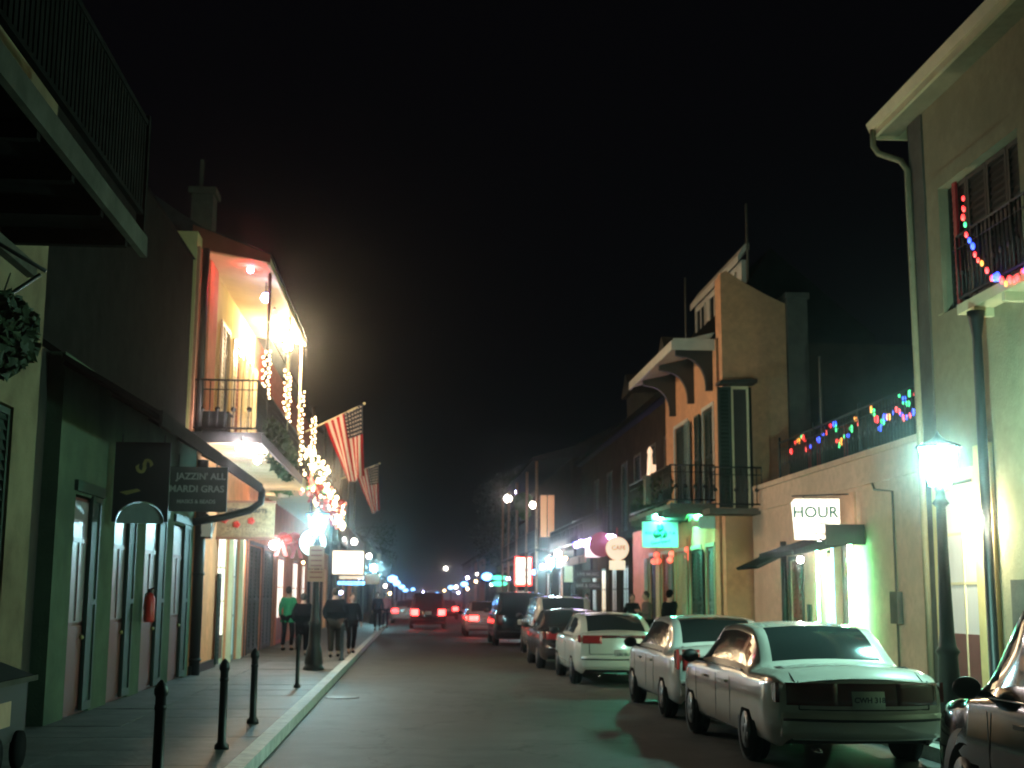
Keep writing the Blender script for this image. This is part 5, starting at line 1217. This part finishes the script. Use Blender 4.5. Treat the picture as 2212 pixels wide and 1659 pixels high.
def person(x,y,h,heading,label,top,legs,hair='hair',stride=.12,arm='down',coat=0.0,grp=None,z=.14,build=1.0,longhair=False):
    t=thing('person',label,'person',(x,y,z),heading,grp); k=h/1.75
    V=lambda a,b,c: Vector((a*k,b*k,c*k))
    # facing +Y locally
    J={}
    J['pel']=V(0,0,.95); J['sp']=V(0,0,1.15); J['ch']=V(0,.01,1.35); J['nk']=V(0,0,1.50); J['hd0']=V(0,.01,1.58); J['hd']=V(0,.02,1.66)
    for s,n in ((-1,'l'),(1,'r')):
        f=stride*s
        J['hip'+n]=V(.10*s,0,.90); J['kn'+n]=V(.11*s,f*.7+.04,.50); J['an'+n]=V(.11*s,f-.03,.09); J['to'+n]=V(.12*s,f+.13,.035)
        J['sh'+n]=V(.18*s,0,1.42)
        if arm=='down': J['el'+n]=V(.25*s,-.04-f*.5,1.14); J['wr'+n]=V(.25*s,.04-f*.8,.90)
        elif arm=='pockets': J['el'+n]=V(.29*s,-.08,1.15); J['wr'+n]=V(.20*s,.08,.97)
        else: J['el'+n]=V(.24*s,.02,1.13); J['wr'+n]=V(.12*s,.24,1.22)
    names=['pel','sp','ch','nk','hd0','hd','hipl','knl','anl','tol','hipr','knr','anr','tor','shl','ell','wrl','shr','elr','wrr']
    rad=dict(pel=(.15,.11),sp=(.13,.10),ch=(.16,.11),nk=.055,hd0=.06,hd=.05,hipl=.085,hipr=.085,knl=.055,knr=.055,anl=.035,anr=.035,tol=.03,tor=.03,shl=.06,shr=.06,ell=.04,elr=.04,wrl=.027,wrr=.027)
    idx={n:i for i,n in enumerate(names)}
    E=[('pel','sp'),('sp','ch'),('ch','nk'),('nk','hd0'),('hd0','hd'),('pel','hipl'),('hipl','knl'),('knl','anl'),('anl','tol'),('pel','hipr'),('hipr','knr'),('knr','anr'),('anr','tor'),('ch','shl'),('shl','ell'),('ell','wrl'),('ch','shr'),('shr','elr'),('elr','wrr')]
    sc=lambda r:(tuple(q*k*build for q in r) if isinstance(r,tuple) else r*k*build)
    body=skin_mesh([J[n] for n in names],[(idx[a],idx[b_]) for a,b_ in E],[sc(rad[n]) for n in names],'body',M['skin'],t)
    # head, nose, ears, hands with fingers joined into the same mesh
    hm=MB(); hc=J['hd']+V(0,.01,.0); hm.ball(tuple(hc),.105*k,16,12,(.80,.95,1.12)); hm.ball(tuple(hc+V(0,.10,-.015)),.018*k,6,5,(.8,1.1,1.4))
    for s in (-1,1): hm.ball(tuple(hc+V(.085*s,0,-.01)),.025*k,6,5,(.4,.8,1.2))
    hm.ball(tuple(hc+V(0,.03,-.075)),.055*k,8,6,(.9,1,.7))
    for n,s in (('l',-1),('r',1)):
        wv=J['wr'+n]; d=(wv-J['el'+n]).normalized(); side=Vector((0,1,0)) if abs(d.z)>.6 else Vector((1,0,0))
        pc=wv+d*.05*k; hm.ball(tuple(pc),.042*k,8,6,(.5,1,1.1))
        for q in range(4):
            a0=pc+side*(q-1.5)*.018*k+d*.03*k; Lf=[.055,.068,.064,.048][q]*k; bend=Vector((-s*.3,0,0))
            hm.tube([a0,a0+d*Lf*.55,a0+(d*Lf+bend*.06*k)],[.0085*k,.008*k,.006*k],6)
        a0=pc+side*.032*k; hm.tube([a0,a0+(side*.6+d*.5)*.03*k,a0+(side*.5+d*.9)*.055*k],[.010*k,.009*k,.007*k],6)
    tmp=hm.mesh('tmp'); bm=bmesh.new(); bm.from_mesh(body.data); bm.from_mesh(tmp); bm.to_mesh(body.data); bm.free()
    for p in body.data.polygons: p.use_smooth=True
    # trousers
    nl=['pel','hipl','knl','anl','hipr','knr','anr']; ix={n:i for i,n in enumerate(nl)}
    rr=dict(pel=(.165,.125),hipl=.10,hipr=.10,knl=.072,knr=.072,anl=.062,anr=.062)
    pts=[J[n]+(V(0,0,.04) if n.startswith('an') else V(0,0,0)) for n in nl]
    skin_mesh(pts,[(ix[a],ix[b_]) for a,b_ in (('pel','hipl'),('hipl','knl'),('knl','anl'),('pel','hipr'),('hipr','knr'),('knr','anr'))],[sc(rr[n]) for n in nl],'trousers',M[legs],t)
    # jacket
    nj=['hem','pel','sp','ch','col','shl','ell','wrl','shr','elr','wrr']; ij={n:i for i,n in enumerate(nj)}
    J['hem']=V(0,0,.84-coat); J['col']=V(0,0,1.485); J['wrl']=J['wrl'].lerp(J['ell'],.1); J['wrr']=J['wrr'].lerp(J['elr'],.1)
    rj=dict(hem=(.18,.14),pel=(.18,.14),sp=(.175,.135),ch=(.205,.14),col=.075,shl=.085,shr=.085,ell=.065,elr=.065,wrl=.05,wrr=.05)
    skin_mesh([J[n] for n in nj],[(ij[a],ij[b_]) for a,b_ in (('pel','hem'),('pel','sp'),('sp','ch'),('ch','col'),('ch','shl'),('shl','ell'),('ell','wrl'),('ch','shr'),('shr','elr'),('elr','wrr'))],[sc(rj[n]) for n in nj],'jacket',M[top],t,root=1)
    hr=MB(); hr.ball(tuple(hc+V(0,-.02,.025)),.11*k,14,10,(.84,.95,1.08))
    if longhair: hr.ball(tuple(hc+V(0,-.06,-.10)),.10*k,10,8,(.9,.5,1.5))
    hr.build('hair',M[hair],t)
    for n in 'lr':
        a=J['an'+n]; sh=MB().ball(tuple(a+V(0,.05,-.045)),.06*k,10,6,(.75,2.1,.75)); sh.build('shoe',M['cloth_black'],t)
    return t
def ppl(px,py,Y,*a,**k): q=at(px,py,Y); return person(q.x,Y,*a,**k)
ppl(620,1400,38.8,1.80,R(-20),'man in a green top standing by the red lit shutters','cloth_green','cloth_black',stride=.04,arm='down')
ppl(652,1410,35.5,1.60,R(5),'person in a long black coat seen from behind by the thin bollard','cloth_black','cloth_black',stride=.05,coat=.25,arm='pockets',build=1.32)
ppl(722,1414,34.8,1.74,R(8),'person in a bulky black jacket walking away right of the lamp post','cloth_black','cloth_brown',stride=.16,coat=.16,arm='pockets',build=1.32)
ppl(758,1405,37.0,1.62,R(200),'woman in black with a pale scarf walking nearest the kerb','cloth_black','cloth_black',stride=.14,longhair=True)
q=at(758,1325,37.0)
ppl(815,1352,62,1.72,R(170),'far person in dark clothes with a pale bag at the second lamp','cloth_navy','cloth_black',stride=.05)
ppl(832,1350,66,1.72,R(10),'far person with a pink hood by the left kerb','cloth_pink','cloth_navy',stride=.05)
ppl(1366,1340,41,1.66,R(180),'short dark haired person behind the white coupe','cloth_black','cloth_black',stride=.05)
ppl(1397,1340,37,1.72,R(100),'person with curly dark hair behind the white coupe','cloth_grey','cloth_black',stride=.05,arm='up')
ppl(1447,1340,33,1.74,R(-60),'person in a black hooded coat beside the mint sedan','cloth_black','cloth_black',stride=.1,hair='cloth_black',build=1.1)
ppl(1268,1300,56,1.72,R(150),'far person in a pale coat under the menu boards','cloth_pale','cloth_black',stride=.08)

# ================================================================== fire extinguisher on the shop
e=thing('fire_extinguisher','red fire extinguisher hung on the green shop doorway','fire extinguisher',(WL+.16,21.75,1.28))
MB().lathe([(.08,0),(.09,.03),(.09,.38),(.05,.45),(.03,.47)],n=12).build('cylinder',M['red_paint'],e)
MB().lathe([(.03,.47),(.035,.53)],n=8).tube([(0,0,.52),(.08,-.05,.55)],.015,5).tube([(0,0,.5),(-.07,0,.45),(-.09,0,.2)],.012,5).build('valve_hose',M['blackplastic'],e)

# ================================================================== haze added to stand in for lens bloom round the lamps
m=bpy.data.materials.new('bloom_air'); m.use_nodes=True; t=m.node_tree
for n in list(t.nodes):
    if n.type=='BSDF_PRINCIPLED': t.nodes.remove(n)
v=t.nodes.new('ShaderNodeVolumePrincipled'); v.inputs['Color'].default_value=(.9,.92,.95,1); v.inputs['Density'].default_value=0.0016; v.inputs['Anisotropy'].default_value=0.985
t.links.new(v.outputs[0],t.nodes['Material Output'].inputs['Volume'])
hz=MB().box(-700,700,-70,1300,-1.7,24).build('bloom_haze',m); hz['kind']='stuff'

# groups for the repeats that have none yet
GR={'porch_lamp':'porch lamps under galleries and awnings','gallery_lamp':'lamps on the upper galleries','person':'people on the pavements','gallery_house':'gallery houses along the street','street_tree':'trees behind the roofs','hanging_sign':'signs hung over the pavement','box_sign':'lit box signs','round_sign':'round shop signs','strip_sign':'narrow strip signs','canopy_lamp':'lamps under the low shop canopy','spot_lamp':'lamps lighting the teal sign and plants','balcony_greenery':'plants on the yellow gallery','light_garland':'garlands of fairy lights'}
for o in list(C.objects):
    n=o.name.split('.')[0]
    if o.parent is None and n in GR and 'label' in o and 'group' not in o: o['group']=GR[n]
